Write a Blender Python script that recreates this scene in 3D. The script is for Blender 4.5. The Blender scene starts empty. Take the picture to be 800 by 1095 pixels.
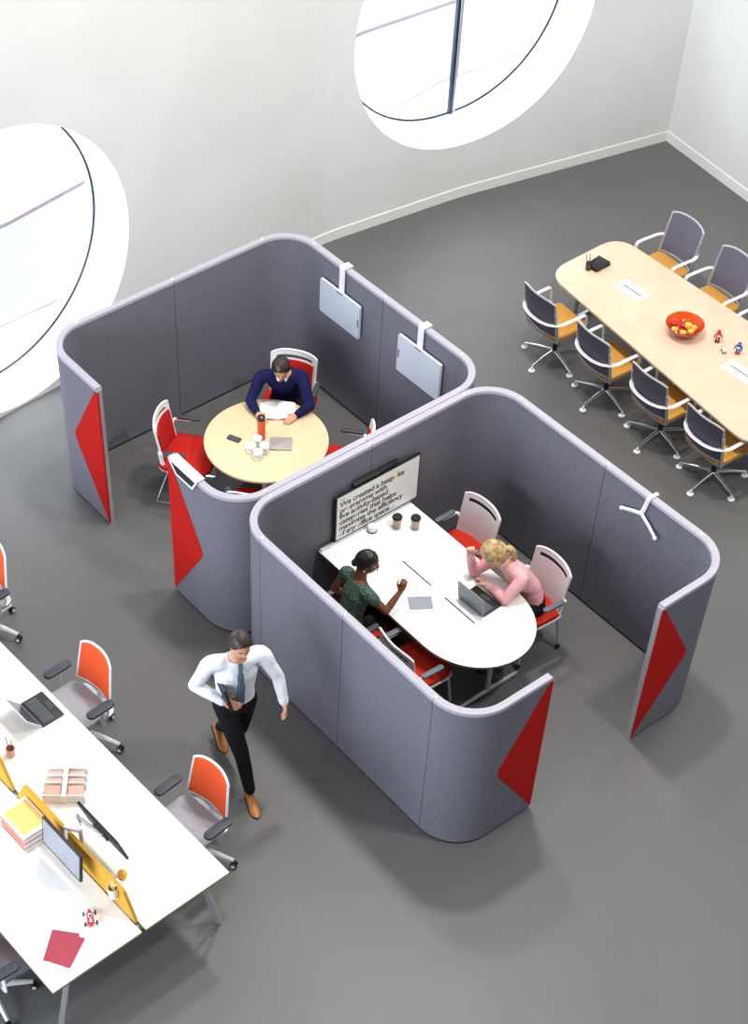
import bpy, math, random
from mathutils import Vector, Matrix, Euler, Quaternion
random.seed(7)
PI = math.pi
sc = bpy.context.scene
col = sc.collection

# ---------------------------------------------------------------- camera, light, exposure
F_PX, CX, CY = 1816.2, 292.0, 755.0
cam_d = bpy.data.cameras.new('camera')
cam = bpy.data.objects.new('camera', cam_d)
col.objects.link(cam)
cam.location = (8.0653, -5.8177, 10.9805)
cam.rotation_euler = (0.701427, 0, 0.916111)
cam_d.sensor_fit = 'HORIZONTAL'
cam_d.sensor_width = 36
cam_d.lens = F_PX / 800 * 36
cam_d.shift_x = (400 - CX) / 800
cam_d.shift_y = (CY - 547.5) / 800
cam_d.clip_end = 300
sc.camera = cam

sc.view_settings.view_transform = 'Standard'
sc.view_settings.look = 'None'
sc.view_settings.exposure = 0.0
sc.view_settings.gamma = 1.0
sc.view_settings.use_curve_mapping = False

world = bpy.data.worlds.new('world')
sc.world = world
world.use_nodes = True
bg = world.node_tree.nodes['Background']
bg.inputs[0].default_value = (0.90, 0.95, 1.0, 1)
bg.inputs[1].default_value = 4.2


def area(name, loc, size, power, color=(1, 1, 1), target=None, size_y=None):
    l = bpy.data.lights.new(name, 'AREA')
    l.shape = 'RECTANGLE' if size_y else 'DISK'
    l.size = size
    if size_y:
        l.size_y = size_y
    l.energy = power
    l.color = color
    o = bpy.data.objects.new(name, l)
    o.location = loc
    if target is not None:
        d = Vector(target) - Vector(loc)
        o.rotation_euler = d.to_track_quat('-Z', 'Y').to_euler()
    col.objects.link(o)
    return o


# the hall's ceiling lamps, high above the floor
area('ceiling_lamp', (0.3, 2.3, 9.6), 0.6, 360, (1, 0.965, 0.93))
area('ceiling_lamp', (5.2, 2.0, 9.6), 0.6, 370, (1, 0.965, 0.93))
area('ceiling_lamp', (-2.0, 2.6, 9.6), 0.8, 250, (1, 0.965, 0.93))
area('ceiling_lamp', (2.6, -2.2, 9.6), 0.7, 75, (1, 0.965, 0.93))
area('ceiling_lamp', (1.8, 5.4, 9.6), 0.7, 85, (1, 0.965, 0.93))
area('overhead_fill', (2.0, 1.0, 12.6), 12, 190, (0.97, 0.98, 1.0), size_y=12)  # broad soft fill added under the closed ceiling, no roof opening here

# cool daylight from the left: area light added in place of unseen glazing
area('daylight', (-0.5, -11.4, 3.9), 15, 3100, (0.78, 0.87, 1.0), target=(0.5, 2, 1.5), size_y=6.5)


# ---------------------------------------------------------------- materials
def lin(c):
    c = c / 255
    return c / 12.92 if c <= 0.04045 else ((c + 0.055) / 1.055) ** 2.4


def rgb(t):
    return (lin(t[0]), lin(t[1]), lin(t[2]), 1)


def mat(name, c, rough=0.5, metal=0.0, nscale=0, namt=0.0, bump=0.0, spec=0.5, emit=0, trans=0, alpha=1, c2=None, detail=2, coat=0):
    m = bpy.data.materials.new(name)
    m.use_nodes = True
    nt = m.node_tree
    b = nt.nodes['Principled BSDF']
    b.inputs['Base Color'].default_value = rgb(c)
    b.inputs['Roughness'].default_value = rough
    b.inputs['Metallic'].default_value = metal
    b.inputs['Specular IOR Level'].default_value = spec
    b.inputs['Transmission Weight'].default_value = trans
    b.inputs['Alpha'].default_value = alpha
    b.inputs['Coat Weight'].default_value = coat
    if emit:
        b.inputs['Emission Color'].default_value = rgb(c)
        b.inputs['Emission Strength'].default_value = emit
    if nscale:
        tc = nt.nodes.new('ShaderNodeTexCoord')
        n = nt.nodes.new('ShaderNodeTexNoise')
        n.inputs['Scale'].default_value = nscale
        n.inputs['Detail'].default_value = detail
        nt.links.new(tc.outputs['Object'], n.inputs['Vector'])
        if namt or c2:
            r = nt.nodes.new('ShaderNodeValToRGB')
            k1, k2 = 1 - namt, 1 + namt
            a = rgb(c)
            d = rgb(c2) if c2 else a
            r.color_ramp.elements[0].position = 0.35
            r.color_ramp.elements[1].position = 0.65
            r.color_ramp.elements[0].color = (a[0] * k1, a[1] * k1, a[2] * k1, 1)
            r.color_ramp.elements[1].color = (min(1, d[0] * k2), min(1, d[1] * k2), min(1, d[2] * k2), 1)
            nt.links.new(n.outputs['Fac'], r.inputs['Fac'])
            nt.links.new(r.outputs['Color'], b.inputs['Base Color'])
        if bump:
            bp = nt.nodes.new('ShaderNodeBump')
            bp.inputs['Strength'].default_value = bump
            bp.inputs['Distance'].default_value = 0.002
            nt.links.new(n.outputs['Fac'], bp.inputs['Height'])
            nt.links.new(bp.outputs['Normal'], b.inputs['Normal'])
    return m


M = {}
M['floor'] = mat('floor_vinyl', (98, 97, 96), 0.42, nscale=0.7, namt=0.06, spec=0.36, detail=6)
M['wall'] = mat('wall_plaster', (222, 222, 219), 0.8, nscale=1.3, namt=0.025, detail=5, spec=0.2)
M['reveal'] = mat('window_reveal_white', (246, 247, 248), 0.6, spec=0.3)
M['skirt'] = mat('skirting_white', (232, 232, 228), 0.5)
M['ceiling'] = mat('ceiling_grey', (150, 150, 150), 0.9)
M['wall_far'] = mat('wall_grey', (150, 150, 152), 0.9)
M['darkframe'] = mat('window_frame_dark', (36, 48, 66), 0.35, 0.3)
M['felt'] = mat('grey_felt', (117, 115, 125), 0.95, nscale=150, namt=0.24, bump=0.4, spec=0.1)
M['trim'] = mat('lavender_trim', (168, 164, 175), 0.6, nscale=200, namt=0.03)
M['trim2'] = mat('trim_groove', (176, 172, 188), 0.7)
M['redfelt'] = mat('red_felt', (182, 32, 28), 0.92, nscale=260, namt=0.1, bump=0.3, spec=0.1)
M['alu'] = mat('silver_paint', (196, 198, 202), 0.35, 0.55)
M['chrome'] = mat('chrome', (215, 217, 220), 0.14, 1.0)
M['black'] = mat('black_plastic', (22, 22, 24), 0.5)
M['black_strip'] = mat('black_base_strip', (26, 26, 30), 0.7)
M['white'] = mat('white_plastic', (240, 240, 240), 0.4)
M['offwhite'] = mat('white_mesh_shell', (226, 216, 218), 0.6, nscale=400, namt=0.05)
M['whitelam'] = mat('white_laminate', (250, 250, 248), 0.35, spec=0.4)
M['edge'] = mat('ply_edge', (176, 152, 104), 0.5)
M['darkedge'] = mat('dark_ply_edge', (120, 104, 78), 0.5)
M['maple'] = mat('maple_veneer', (212, 192, 166), 0.4, nscale=3, namt=0.03, c2=(214, 195, 169), spec=0.35)
M['maple2'] = mat('pale_maple_veneer', (218, 200, 162), 0.4, nscale=3, namt=0.03, spec=0.35)
M['redfab'] = mat('red_chair_fabric', (184, 36, 30), 0.85, nscale=320, namt=0.08, bump=0.2, spec=0.15)
M['redfab2'] = mat('brick_red_fabric', (182, 46, 30), 0.85, nscale=320, namt=0.08, bump=0.2, spec=0.15)
M['yellowfab'] = mat('yellow_chair_fabric', (204, 150, 72), 0.85, nscale=320, namt=0.08, bump=0.2, spec=0.15)
M['greyfab'] = mat('light_grey_fabric', (170, 174, 182), 0.9, nscale=180, namt=0.2, bump=0.2, spec=0.15)
M['mesh'] = mat('grey_mesh', (104, 102, 118), 0.8, nscale=500, namt=0.12, spec=0.2)
M['armgrey'] = mat('grey_arm_pad', (92, 98, 108), 0.55)
M['armdark'] = mat('dark_arm_pad', (56, 60, 68), 0.55)
M['orange'] = mat('orange_mesh', (232, 88, 42), 0.7, nscale=500, namt=0.06, spec=0.25)
M['board'] = mat('whiteboard', (206, 213, 224), 0.3)
M['yellowfelt'] = mat('yellow_felt', (204, 156, 62), 0.95, nscale=260, namt=0.1, spec=0.1)
M['skin'] = mat('skin_light', (206, 150, 122), 0.5, spec=0.35)
M['skin2'] = mat('skin_fair', (224, 176, 150), 0.5, spec=0.35)
M['skin3'] = mat('skin_dark', (112, 66, 42), 0.45, spec=0.4)
M['hair_brown'] = mat('hair_brown', (44, 31, 24), 0.42, nscale=40, namt=0.35, bump=0.6)
M['hair_black'] = mat('hair_black', (26, 20, 20), 0.45, nscale=60, namt=0.3, bump=0.6)
M['hair_blonde'] = mat('hair_blonde', (160, 126, 80), 0.5, nscale=28, namt=0.12, bump=0.3, c2=(204, 174, 124), detail=6)
M['navy'] = mat('navy_knit', (28, 30, 70), 0.9, nscale=14, namt=0.12, bump=1.0, spec=0.1, detail=5)
M['shirt'] = mat('white_shirt', (232, 234, 240), 0.8, spec=0.2, nscale=11, bump=1.0, detail=3)
M['pink'] = mat('pink_shirt', (232, 172, 176), 0.85, nscale=9, namt=0.05, bump=0.7, spec=0.2, detail=3)
M['print'] = mat('green_print_cloth', (22, 38, 38), 0.8, nscale=95, c2=(86, 112, 98), namt=0.2, spec=0.2, detail=1)
M['blackcloth'] = mat('black_cloth', (22, 22, 26), 0.85, spec=0.2)
for k_ in ('pink', 'shirt', 'navy'):
    for n_ in M[k_].node_tree.nodes:
        if n_.type == 'BUMP':
            n_.inputs['Distance'].default_value = 0.02
M['tie'] = mat('blue_grey_tie', (78, 98, 112), 0.6)
M['tan'] = mat('tan_leather', (176, 112, 52), 0.4)
M['screen_off'] = mat('screen_grey', (146, 150, 158), 0.25)
M['screen_dark'] = mat('screen_dark', (70, 72, 78), 0.15)
M['paper'] = mat('white_paper', (246, 246, 244), 0.8)
M['laptop'] = mat('silver_laptop', (176, 168, 164), 0.35, 0.3)
M['laptop_dark'] = mat('grey_laptop', (120, 126, 134), 0.3, 0.5)
M['orangeplastic'] = mat('orange_flask', (222, 88, 24), 0.35)
M['red'] = mat('red_paint', (196, 26, 30), 0.35)
M['crimson'] = mat('crimson_card', (168, 60, 76), 0.7)
M['blue'] = mat('blue_paint', (44, 82, 168), 0.35)
M['yellow'] = mat('yellow_plastic', (236, 180, 30), 0.4)
M['bread'] = mat('orange_papers', (222, 96, 52), 0.7)
M['straw'] = mat('straw_paper', (232, 196, 120), 0.8)
M['peach'] = mat('pale_peach', (222, 176, 160), 0.6)
M['drink_pink'] = mat('peach_drink', (226, 176, 140), 0.3, trans=0.2)
M['drink_yellow'] = mat('yellow_drink', (226, 208, 120), 0.3, trans=0.2)
M['redapple'] = mat('red_apple', (190, 30, 44), 0.3)
M['yapple'] = mat('yellow_apple', (240, 186, 70), 0.3)
M['bowl'] = mat('orange_glass', (240, 96, 30), 0.12, trans=0.85)
M['gum'] = mat('brown_ink', (120, 70, 40), 0.6)


def glass_mat():
    m = bpy.data.materials.new('window_glass')
    m.use_nodes = True
    nt = m.node_tree
    nt.nodes.clear()
    out = nt.nodes.new('ShaderNodeOutputMaterial')
    mx = nt.nodes.new('ShaderNodeMixShader')
    tr = nt.nodes.new('ShaderNodeBsdfTransparent')
    tr.inputs[0].default_value = (0.93, 0.96, 1.0, 1)
    gl = nt.nodes.new('ShaderNodeBsdfGlossy')
    gl.inputs['Roughness'].default_value = 0.03
    mx.inputs[0].default_value = 0.06
    nt.links.new(tr.outputs[0], mx.inputs[1])
    nt.links.new(gl.outputs[0], mx.inputs[2])
    nt.links.new(mx.outputs[0], out.inputs[0])
    return m


M['glass'] = glass_mat()


# ---------------------------------------------------------------- mesh helpers
class MB:
    def __init__(self):
        self.v, self.f, self.mi = [], [], []
        self.m = 0
        self.T = Matrix.Identity(4)

    def add(self, vs, fs):
        k = len(self.v)
        self.v += [tuple(self.T @ Vector(p)) for p in vs]
        for f in fs:
            self.f.append([i + k for i in f])
            self.mi.append(self.m)
        return self

    def box(self, c, s, bev=0.0):
        x, y, z = s[0] / 2, s[1] / 2, s[2] / 2
        b = min(bev, x * .99, y * .99)
        if b <= 0:
            vs = [(c[0] + i * x, c[1] + j * y, c[2] + k * z) for k in (-1, 1) for i, j in ((-1, -1), (1, -1), (1, 1), (-1, 1))]
            return self.add(vs, [(3, 2, 1, 0), (4, 5, 6, 7), (0, 1, 5, 4), (1, 2, 6, 5), (2, 3, 7, 6), (3, 0, 4, 7)])
        pl = rrect(s[0], s[1], b, 4)
        return self.slab([(px + c[0], py + c[1]) for px, py in pl], c[2] - z, c[2] + z, min(b, z) * .5)

    def slab(self, pl, z0, z1, bev=0.0, mats=None):
        n = len(pl)
        nrm = []
        for i in range(n):
            a, b, c = Vector(pl[i - 1]), Vector(pl[i]), Vector(pl[(i + 1) % n])
            t = ((b - a).normalized() + (c - b).normalized())
            t = t.normalized() if t.length > 1e-6 else (c - b).normalized()
            nrm.append(Vector((t.y, -t.x)))
        rings = []
        if bev > 0:
            for k in range(3):
                a = PI / 2 * k / 2
                rings.append((bev * (1 - math.sin(a)), z0 + bev * (1 - math.cos(a))))
            for k in range(3):
                a = PI / 2 * (1 - k / 2)
                rings.append((bev * (1 - math.sin(a)), z1 - bev * (1 - math.cos(a))))
        else:
            rings = [(0, z0), (0, z1)]
        vs = []
        for ins, z in rings:
            for p, q in zip(pl, nrm):
                vs.append((p[0] - q.x * ins, p[1] - q.y * ins, z))
        fs = [tuple(range(n))[::-1]]
        for r in range(len(rings) - 1):
            for i in range(n):
                j = (i + 1) % n
                fs.append((r * n + i, r * n + j, (r + 1) * n + j, (r + 1) * n + i))
        top = tuple(range((len(rings) - 1) * n, len(rings) * n))
        m0 = self.m
        self.add(vs, fs)
        if mats is not None:
            self.m = mats
        k = len(self.v) - len(vs)
        self.f.append([i + k for i in top])
        self.mi.append(self.m)
        self.m = m0
        return self

    def tube(self, pts, r, n=8, up=None, flat=None, closed=False):
        """r: number or list; flat=(a,b) multiplies the two section axes (side, up)"""
        P = [Vector(p) for p in pts]
        N = len(P)
        rr = r if isinstance(r, (list, tuple)) else [r] * N
        a, b = flat or (1, 1)
        vs, fs = [], []
        side = None
        for i in range(N):
            if closed:
                t = P[(i + 1) % N] - P[i - 1]
            else:
                t = P[min(i + 1, N - 1)] - P[max(i - 1, 0)]
            t.normalize()
            if up is not None:
                s = t.cross(Vector(up))
                if s.length < 0.05:
                    s = side if side is not None else t.orthogonal()
            elif side is None:
                s = t.orthogonal()
            else:
                s = side - t * side.dot(t)
                if s.length < 1e-4:
                    s = t.orthogonal()
            s = s.normalized()
            if side is not None and up is not None and s.dot(side) < 0 and False:
                s = -s
            side = s
            u = s.cross(t).normalized()
            for k in range(n):
                ang = 2 * PI * k / n
                vs.append(P[i] + s * math.cos(ang) * rr[i] * a + u * math.sin(ang) * rr[i] * b)
        M_ = N if closed else N - 1
        for i in range(M_):
            for k in range(n):
                k2 = (k + 1) % n
                i2 = (i + 1) % N
                fs.append((i * n + k, i2 * n + k, i2 * n + k2, i * n + k2))
        if not closed:
            fs.append(tuple(range(n)))
            fs.append(tuple(range((N - 1) * n, N * n))[::-1])
        return self.add(vs, fs)

    def lathe(self, prof, c=(0, 0, 0), n=24, axis=None):
        vs, fs = [], []
        q = Vector((0, 0, 1)).rotation_difference(Vector(axis)) if axis is not None else None
        for (r, z) in prof:
            for k in range(n):
                a = 2 * PI * k / n
                p = Vector((r * math.cos(a), r * math.sin(a), z))
                if q:
                    p = q @ p
                vs.append(p + Vector(c))
        for i in range(len(prof) - 1):
            for k in range(n):
                k2 = (k + 1) % n
                fs.append((i * n + k, i * n + k2, (i + 1) * n + k2, (i + 1) * n + k))
        if prof[0][0] > 1e-6:
            fs.append(tuple(range(n))[::-1])
        if prof[-1][0] > 1e-6:
            fs.append(tuple(range((len(prof) - 1) * n, len(prof) * n)))
        return self.add(vs, fs)

    def ball(self, c, r, nu=16, nv=10, rot=None):
        rx, ry, rz = r if isinstance(r, (tuple, list)) else (r, r, r)
        vs, fs = [(0, 0, -rz)], []
        for i in range(1, nv):
            a = -PI / 2 + PI * i / nv
            for k in range(nu):
                b = 2 * PI * k / nu
                vs.append((rx * math.cos(a) * math.cos(b), ry * math.cos(a) * math.sin(b), rz * math.sin(a)))
        vs.append((0, 0, rz))
        for k in range(nu):
            fs.append((0, 1 + (k + 1) % nu, 1 + k))
            fs.append((len(vs) - 1, 1 + (nv - 2) * nu + k, 1 + (nv - 2) * nu + (k + 1) % nu))
        for i in range(nv - 2):
            for k in range(nu):
                k2 = (k + 1) % nu
                fs.append((1 + i * nu + k, 1 + i * nu + k2, 1 + (i + 1) * nu + k2, 1 + (i + 1) * nu + k))
        c = Vector(c)
        vs = [(rot @ Vector(v) if rot else Vector(v)) + c for v in vs]
        return self.add(vs, fs)

    def shell(self, fn, nu, nv, th):
        """closed thin shell over fn(u, v) in 0..1 -> point; th thickness along the normal"""
        def nr(u, v):
            e = 1e-3
            a = Vector(fn(min(u + e, 1), v)) - Vector(fn(max(u - e, 0), v))
            b = Vector(fn(u, min(v + e, 1))) - Vector(fn(u, max(v - e, 0)))
            c = a.cross(b)
            return c.normalized() if c.length > 0 else Vector((0, 0, 1))
        A, B = [], []
        for j in range(nv + 1):
            for i in range(nu + 1):
                p, q = Vector(fn(i / nu, j / nv)), nr(i / nu, j / nv)
                A.append(p + q * th / 2)
                B.append(p - q * th / 2)
        W = nu + 1
        k = len(A)
        fs = []
        for j in range(nv):
            for i in range(nu):
                a = j * W + i
                fs.append((a, a + 1, a + W + 1, a + W))
                fs.append((a + k, a + W + k, a + W + 1 + k, a + 1 + k))
        for i in range(nu):
            fs.append((i + 1, i, i + k, i + 1 + k))
            a = nv * W + i
            fs.append((a, a + 1, a + 1 + k, a + k))
        for j in range(nv):
            a = j * W
            fs.append((a, a + W, a + W + k, a + k))
            a = j * W + nu
            fs.append((a + W, a, a + k, a + W + k))
        return self.add(A + B, fs)

    def build(self, name, mats, parent=None, smooth=True, angle=40):
        me = bpy.data.meshes.new(name)
        me.from_pydata([tuple(p) for p in self.v], [], self.f)
        mats = mats if isinstance(mats, (list, tuple)) else [mats]
        for m in mats:
            me.materials.append(M[m] if isinstance(m, str) else m)
        if len(mats) > 1:
            me.polygons.foreach_set('material_index', self.mi)
        if smooth:
            me.polygons.foreach_set('use_smooth', [True] * len(me.polygons))
            me.set_sharp_from_angle(angle=math.radians(angle))
        me.update()
        o = bpy.data.objects.new(name, me)
        col.objects.link(o)
        if parent:
            o.parent = parent
        return o


def rrect(w, h, r, n=6, cx=0, cy=0):
    pts = []
    for sx, sy, a0 in ((1, -1, -PI / 2), (1, 1, 0), (-1, 1, PI / 2), (-1, -1, PI)):
        for k in range(n + 1):
            a = a0 + PI / 2 * k / n
            pts.append((cx + sx * (w / 2 - r) + r * math.cos(a), cy + sy * (h / 2 - r) + r * math.sin(a)))
    return pts


def smooth_path(pts, n=5):
    """Catmull-Rom through pts"""
    P = [Vector(p) for p in pts]
    P = [P[0] * 2 - P[1]] + P + [P[-1] * 2 - P[-2]]
    out = []
    for i in range(1, len(P) - 2):
        for k in range(n):
            t = k / n
            a, b, c, d = P[i - 1:i + 3]
            out.append(0.5 * ((2 * b) + (c - a) * t + (2 * a - 5 * b + 4 * c - d) * t * t + (3 * b - a - 3 * c + d) * t ** 3))
    out.append(P[-2])
    return out


def fillet(pts, r, n=4):
    P = [Vector(p) for p in pts]
    out = [P[0]]
    for i in range(1, len(P) - 1):
        a, b, c = P[i - 1], P[i], P[i + 1]
        d1, d2 = (a - b), (c - b)
        rr = min(r, d1.length * .49, d2.length * .49)
        p, q = b + d1.normalized() * rr, b + d2.normalized() * rr
        for k in range(n + 1):
            t = k / n
            out.append(p * (1 - t) ** 2 + b * 2 * t * (1 - t) + q * t * t)
    out.append(P[-1])
    return out


def empty(name, loc=(0, 0, 0), rz=0, label=None, cat=None, group=None):
    o = bpy.data.objects.new(name, None)
    o.location = loc
    o.rotation_euler = (0, 0, rz)
    o.empty_display_size = 0.1
    col.objects.link(o)
    return tag(o, label, cat, group)


def tag(o, label=None, cat=None, group=None, kind=None):
    if label: o['label'] = label
    if cat: o['category'] = cat
    if group: o['group'] = group
    if kind: o['kind'] = kind
    return o


def copy_tree(o, parent=None):
    c = o.copy()
    col.objects.link(c)
    c.parent = parent
    for ch in list(o.children):
        copy_tree(ch, c)
    return c


def R(a):
    return math.radians(a)


# ---------------------------------------------------------------- the hall
ROOMH = 13.0
mb = MB()
mb.add([(-12, -12, 0), (16, -12, 0), (16, 12, 0), (-12, 12, 0), (-12, -12, -.1), (16, -12, -.1), (16, 12, -.1), (-12, 12, -.1)],
       [(0, 1, 2, 3), (7, 6, 5, 4), (0, 4, 5, 1), (1, 5, 6, 2), (2, 6, 7, 3), (3, 7, 4, 0)])
# the hall floor follows the walls: a polygon of the wall's foot line is cut below

# left wall: foot line as a gently bending curve, arc length s
S_END = 8.96
S_START = -11.0
def wall_angle(s):
    a = 94.8
    for s0, w, da in ((4.35, 0.35, -12.6), (6.22, 0.25, -5.0)):
        t = min(1, max(0, (s - (s0 - w)) / (2 * w)))
        a += da * (t * t * (3 - 2 * t))
    return R(a)
_tab = {}
_x, _y, _ds = -3.889, -0.042, 0.01
_tab[0] = (_x, _y)
for _i in range(0, int(S_END / _ds) + 60):
    a = wall_angle((_i + .5) * _ds)
    _x += math.cos(a) * _ds
    _y += math.sin(a) * _ds
    _tab[_i + 1] = (_x, _y)
def wall_pt(s, z, depth=0.0):
    if s <= 0:
        a = R(94.8)
        x, y = -3.889 + math.cos(a) * s, -0.042 + math.sin(a) * s
    else:
        i = min(int(s / _ds), len(_tab) - 2)
        f = s / _ds - i
        x = _tab[i][0] * (1 - f) + _tab[i + 1][0] * f
        y = _tab[i][1] * (1 - f) + _tab[i + 1][1] * f
        a = wall_angle(s)
    return Vector((x - math.sin(a) * depth, y + math.cos(a) * depth, z))
corner = wall_pt(S_END, 0)
rdir = Vector((1.53, -0.195, 0)).normalized()          # right wall direction
far_r = corner + rdir * 19
far_l = wall_pt(S_START, 0)
foot = [wall_pt(S_START + (0 - S_START) * k / 4, 0) for k in range(4)] + [wall_pt(S_END * k / 60, 0) for k in range(61)] + [far_r, Vector((far_r.x - 2.2, -12, 0)), Vector((far_l.x, -12, 0))]
out_pts = [(p.x, p.y) for p in foot][::-1]
mb = MB()
mb.slab(out_pts, -0.12, 0.0)
tag(mb.build('floor', 'floor', smooth=False), kind='structure')
mb = MB()
mb.slab(out_pts, ROOMH, ROOMH + .1)
tag(mb.build('ceiling', 'ceiling', smooth=False), kind='structure')

WINS = [(0.29, 1.50, 1.469, 1.45), (6.17, 2.14, 1.474, 1.40)]   # s, z, opening radius, glass radius
DEP = 0.52
mb = MB()
ss = set([S_START, -6.0, -3.0])
for k in range(0, 46):
    ss.add(S_END * k / 45)
wins_s = {}
for wi, (ws, wz, wr, gr) in enumerate(WINS):
    ss = set(s for s in ss if not (ws - wr - .02 < s < ws + wr + .02))
    c = [ws - wr * math.cos(PI * k / 48) for k in range(49)]
    ss |= set(c)
ss = sorted(ss)
for a, b in zip(ss[:-1], ss[1:]):
    hole = None
    for (ws, wz, wr, gr) in WINS:
        if a >= ws - wr - 1e-6 and b <= ws + wr + 1e-6:
            hole = (ws, wz, wr)
    def q(s0, z0, s1, z1, s2, z2, s3, z3):
        mb.add([wall_pt(s0, z0), wall_pt(s1, z1), wall_pt(s2, z2), wall_pt(s3, z3)], [(0, 1, 2, 3)])
    if hole is None:
        q(b, 0, a, 0, a, ROOMH, b, ROOMH)
    else:
        ws, wz, wr = hole
        ha = math.sqrt(max(0, wr * wr - (a - ws) ** 2))
        hb = math.sqrt(max(0, wr * wr - (b - ws) ** 2))
        q(b, 0, a, 0, a, wz - ha, b, wz - hb)
        q(b, wz + hb, a, wz + ha, a, ROOMH, b, ROOMH)
tag(mb.build('wall_left', 'wall', angle=30), kind='structure')

for wi, (ws, wz, wr, gr) in enumerate(WINS):
    mb = MB()
    n = 96
    vs = []
    for d, r_ in ((0, wr), (DEP * .5, (wr + gr) / 2), (DEP, gr), (DEP + .12, gr), (DEP + .12, gr + .25), (0.0, wr + .0)):
        for k in range(n):
            a = 2 * PI * k / n
            vs.append(wall_pt(ws + r_ * math.cos(a), wz + r_ * math.sin(a), d))
    fs = []
    for j in range(4):
        for k in range(n):
            k2 = (k + 1) % n
            fs.append((j * n + k, j * n + k2, (j + 1) * n + k2, (j + 1) * n + k))
    mb.add(vs[:5 * n], fs)
    win = tag(mb.build('window_%d' % (wi + 1), 'reveal'), kind='structure')
    # glass disc
    mb = MB()
    nr = 8
    vs = [wall_pt(ws, wz, DEP)]
    for j in range(1, nr + 1):
        for k in range(n):
            a = 2 * PI * k / n
            r_ = (gr - .004) * j / nr
            vs.append(wall_pt(ws + r_ * math.cos(a), wz + r_ * math.sin(a), DEP))
    fs = [(0, 1 + k, 1 + (k + 1) % n) for k in range(n)]
    for j in range(nr - 1):
        for k in range(n):
            k2 = (k + 1) % n
            fs.append((1 + j * n + k, 1 + (j + 1) * n + k, 1 + (j + 1) * n + k2, 1 + j * n + k2))
    mb.add(vs, fs)
    mb.build('window_pane', 'glass', win)
    mb = MB()
    pts = [wall_pt(ws + (gr - .012) * math.cos(2 * PI * k / n), wz + (gr - .012) * math.sin(2 * PI * k / n), DEP - .012) for k in range(n)]
    mb.tube(pts, 0.011, 6, closed=True)
    mb.build('window_frame', 'darkframe', win)
    if wi == 1:
        mb = MB()
        a = wall_pt(ws + .12, wz, DEP)
        hh = math.sqrt(gr * gr - .12 ** 2) - .01
        wd = (wall_pt(ws + .2, 0, DEP) - wall_pt(ws, 0, DEP)).normalized()
        nd = Vector((-wd.y, wd.x, 0))
        for s_, w_, d_ in ((-.02, .035, .05), (.028, .02, .03)):
            c = a + wd * s_
            vs = []
            for z_ in (wz - hh, wz + hh):
                for i_, j_ in ((-1, -1), (1, -1), (1, 1), (-1, 1)):
                    p = c + wd * i_ * w_ / 2 + nd * (j_ * d_ / 2 - .02)
                    vs.append((p.x, p.y, z_))
            mb.m = 0 if w_ > .03 else 1
            mb.add(vs, [(3, 2, 1, 0), (4, 5, 6, 7), (0, 1, 5, 4), (1, 2, 6, 5), (2, 3, 7, 6), (3, 0, 4, 7)])
        mb.build('window_mullion', ['darkframe', 'alu'], win)

# baseboards
def skirting(name, pts):
    mb = MB()
    H_, T_ = 0.125, 0.014
    vs = []
    n = len(pts)
    for i, p in enumerate(pts):
        t = (pts[min(i + 1, n - 1)] - pts[max(i - 1, 0)]).normalized()
        nd = Vector((t.y, -t.x, 0))
        for d, z in ((0.001, 0), (T_, 0), (T_, H_ - .006), (T_ - .006, H_), (0.001, H_)):
            vs.append(p + nd * d + Vector((0, 0, z)))
    fs = [(0, 1, 2, 3, 4)[::-1], tuple((n - 1) * 5 + k for k in range(5))]
    for i in range(n - 1):
        for k in range(5):
            k2 = (k + 1) % 5
            fs.append((i * 5 + k, i * 5 + k2, (i + 1) * 5 + k2, (i + 1) * 5 + k))
    mb.add(vs, fs)
    return tag(mb.build(name, 'skirt', smooth=False), kind='structure')
def s_range(a, b, n):
    return [a + (b - a) * k / n for k in range(n + 1)]
# the first window dips into the skirting, so the board stops on either side of it
skirting('baseboard_left', [wall_pt(s, 0) for s in s_range(S_START, 0.29 - .58, 6)])
skirting('baseboard_back', [wall_pt(s, 0) for s in s_range(0.29 + .55, S_END, 60)])
skirting('baseboard_right', [corner + rdir * d for d in (0, 6, 12, 19)])
mb = MB()
mb.add([corner, far_r, far_r + Vector((0, 0, ROOMH)), corner + Vector((0, 0, ROOMH))], [(3, 2, 1, 0)])
tag(mb.build('wall_right', 'wall', smooth=False), kind='structure')
a_, b_ = Vector((far_r.x - 2.2, -12, 0)), Vector((far_l.x, -12, 0))
mb = MB()
mb.add([far_r, a_, a_ + Vector((0, 0, ROOMH)), far_r + Vector((0, 0, ROOMH))], [(3, 2, 1, 0)])
tag(mb.build('wall_front', 'wall_far', smooth=False), kind='structure')
mb = MB()
mb.add([a_, b_, b_ + Vector((0, 0, ROOMH)), a_ + Vector((0, 0, ROOMH))], [(3, 2, 1, 0)])
mb.add([b_, far_l, far_l + Vector((0, 0, ROOMH)), b_ + Vector((0, 0, ROOMH))], [(3, 2, 1, 0)])
tag(mb.build('wall_back', 'wall_far', smooth=False), kind='structure')

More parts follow.
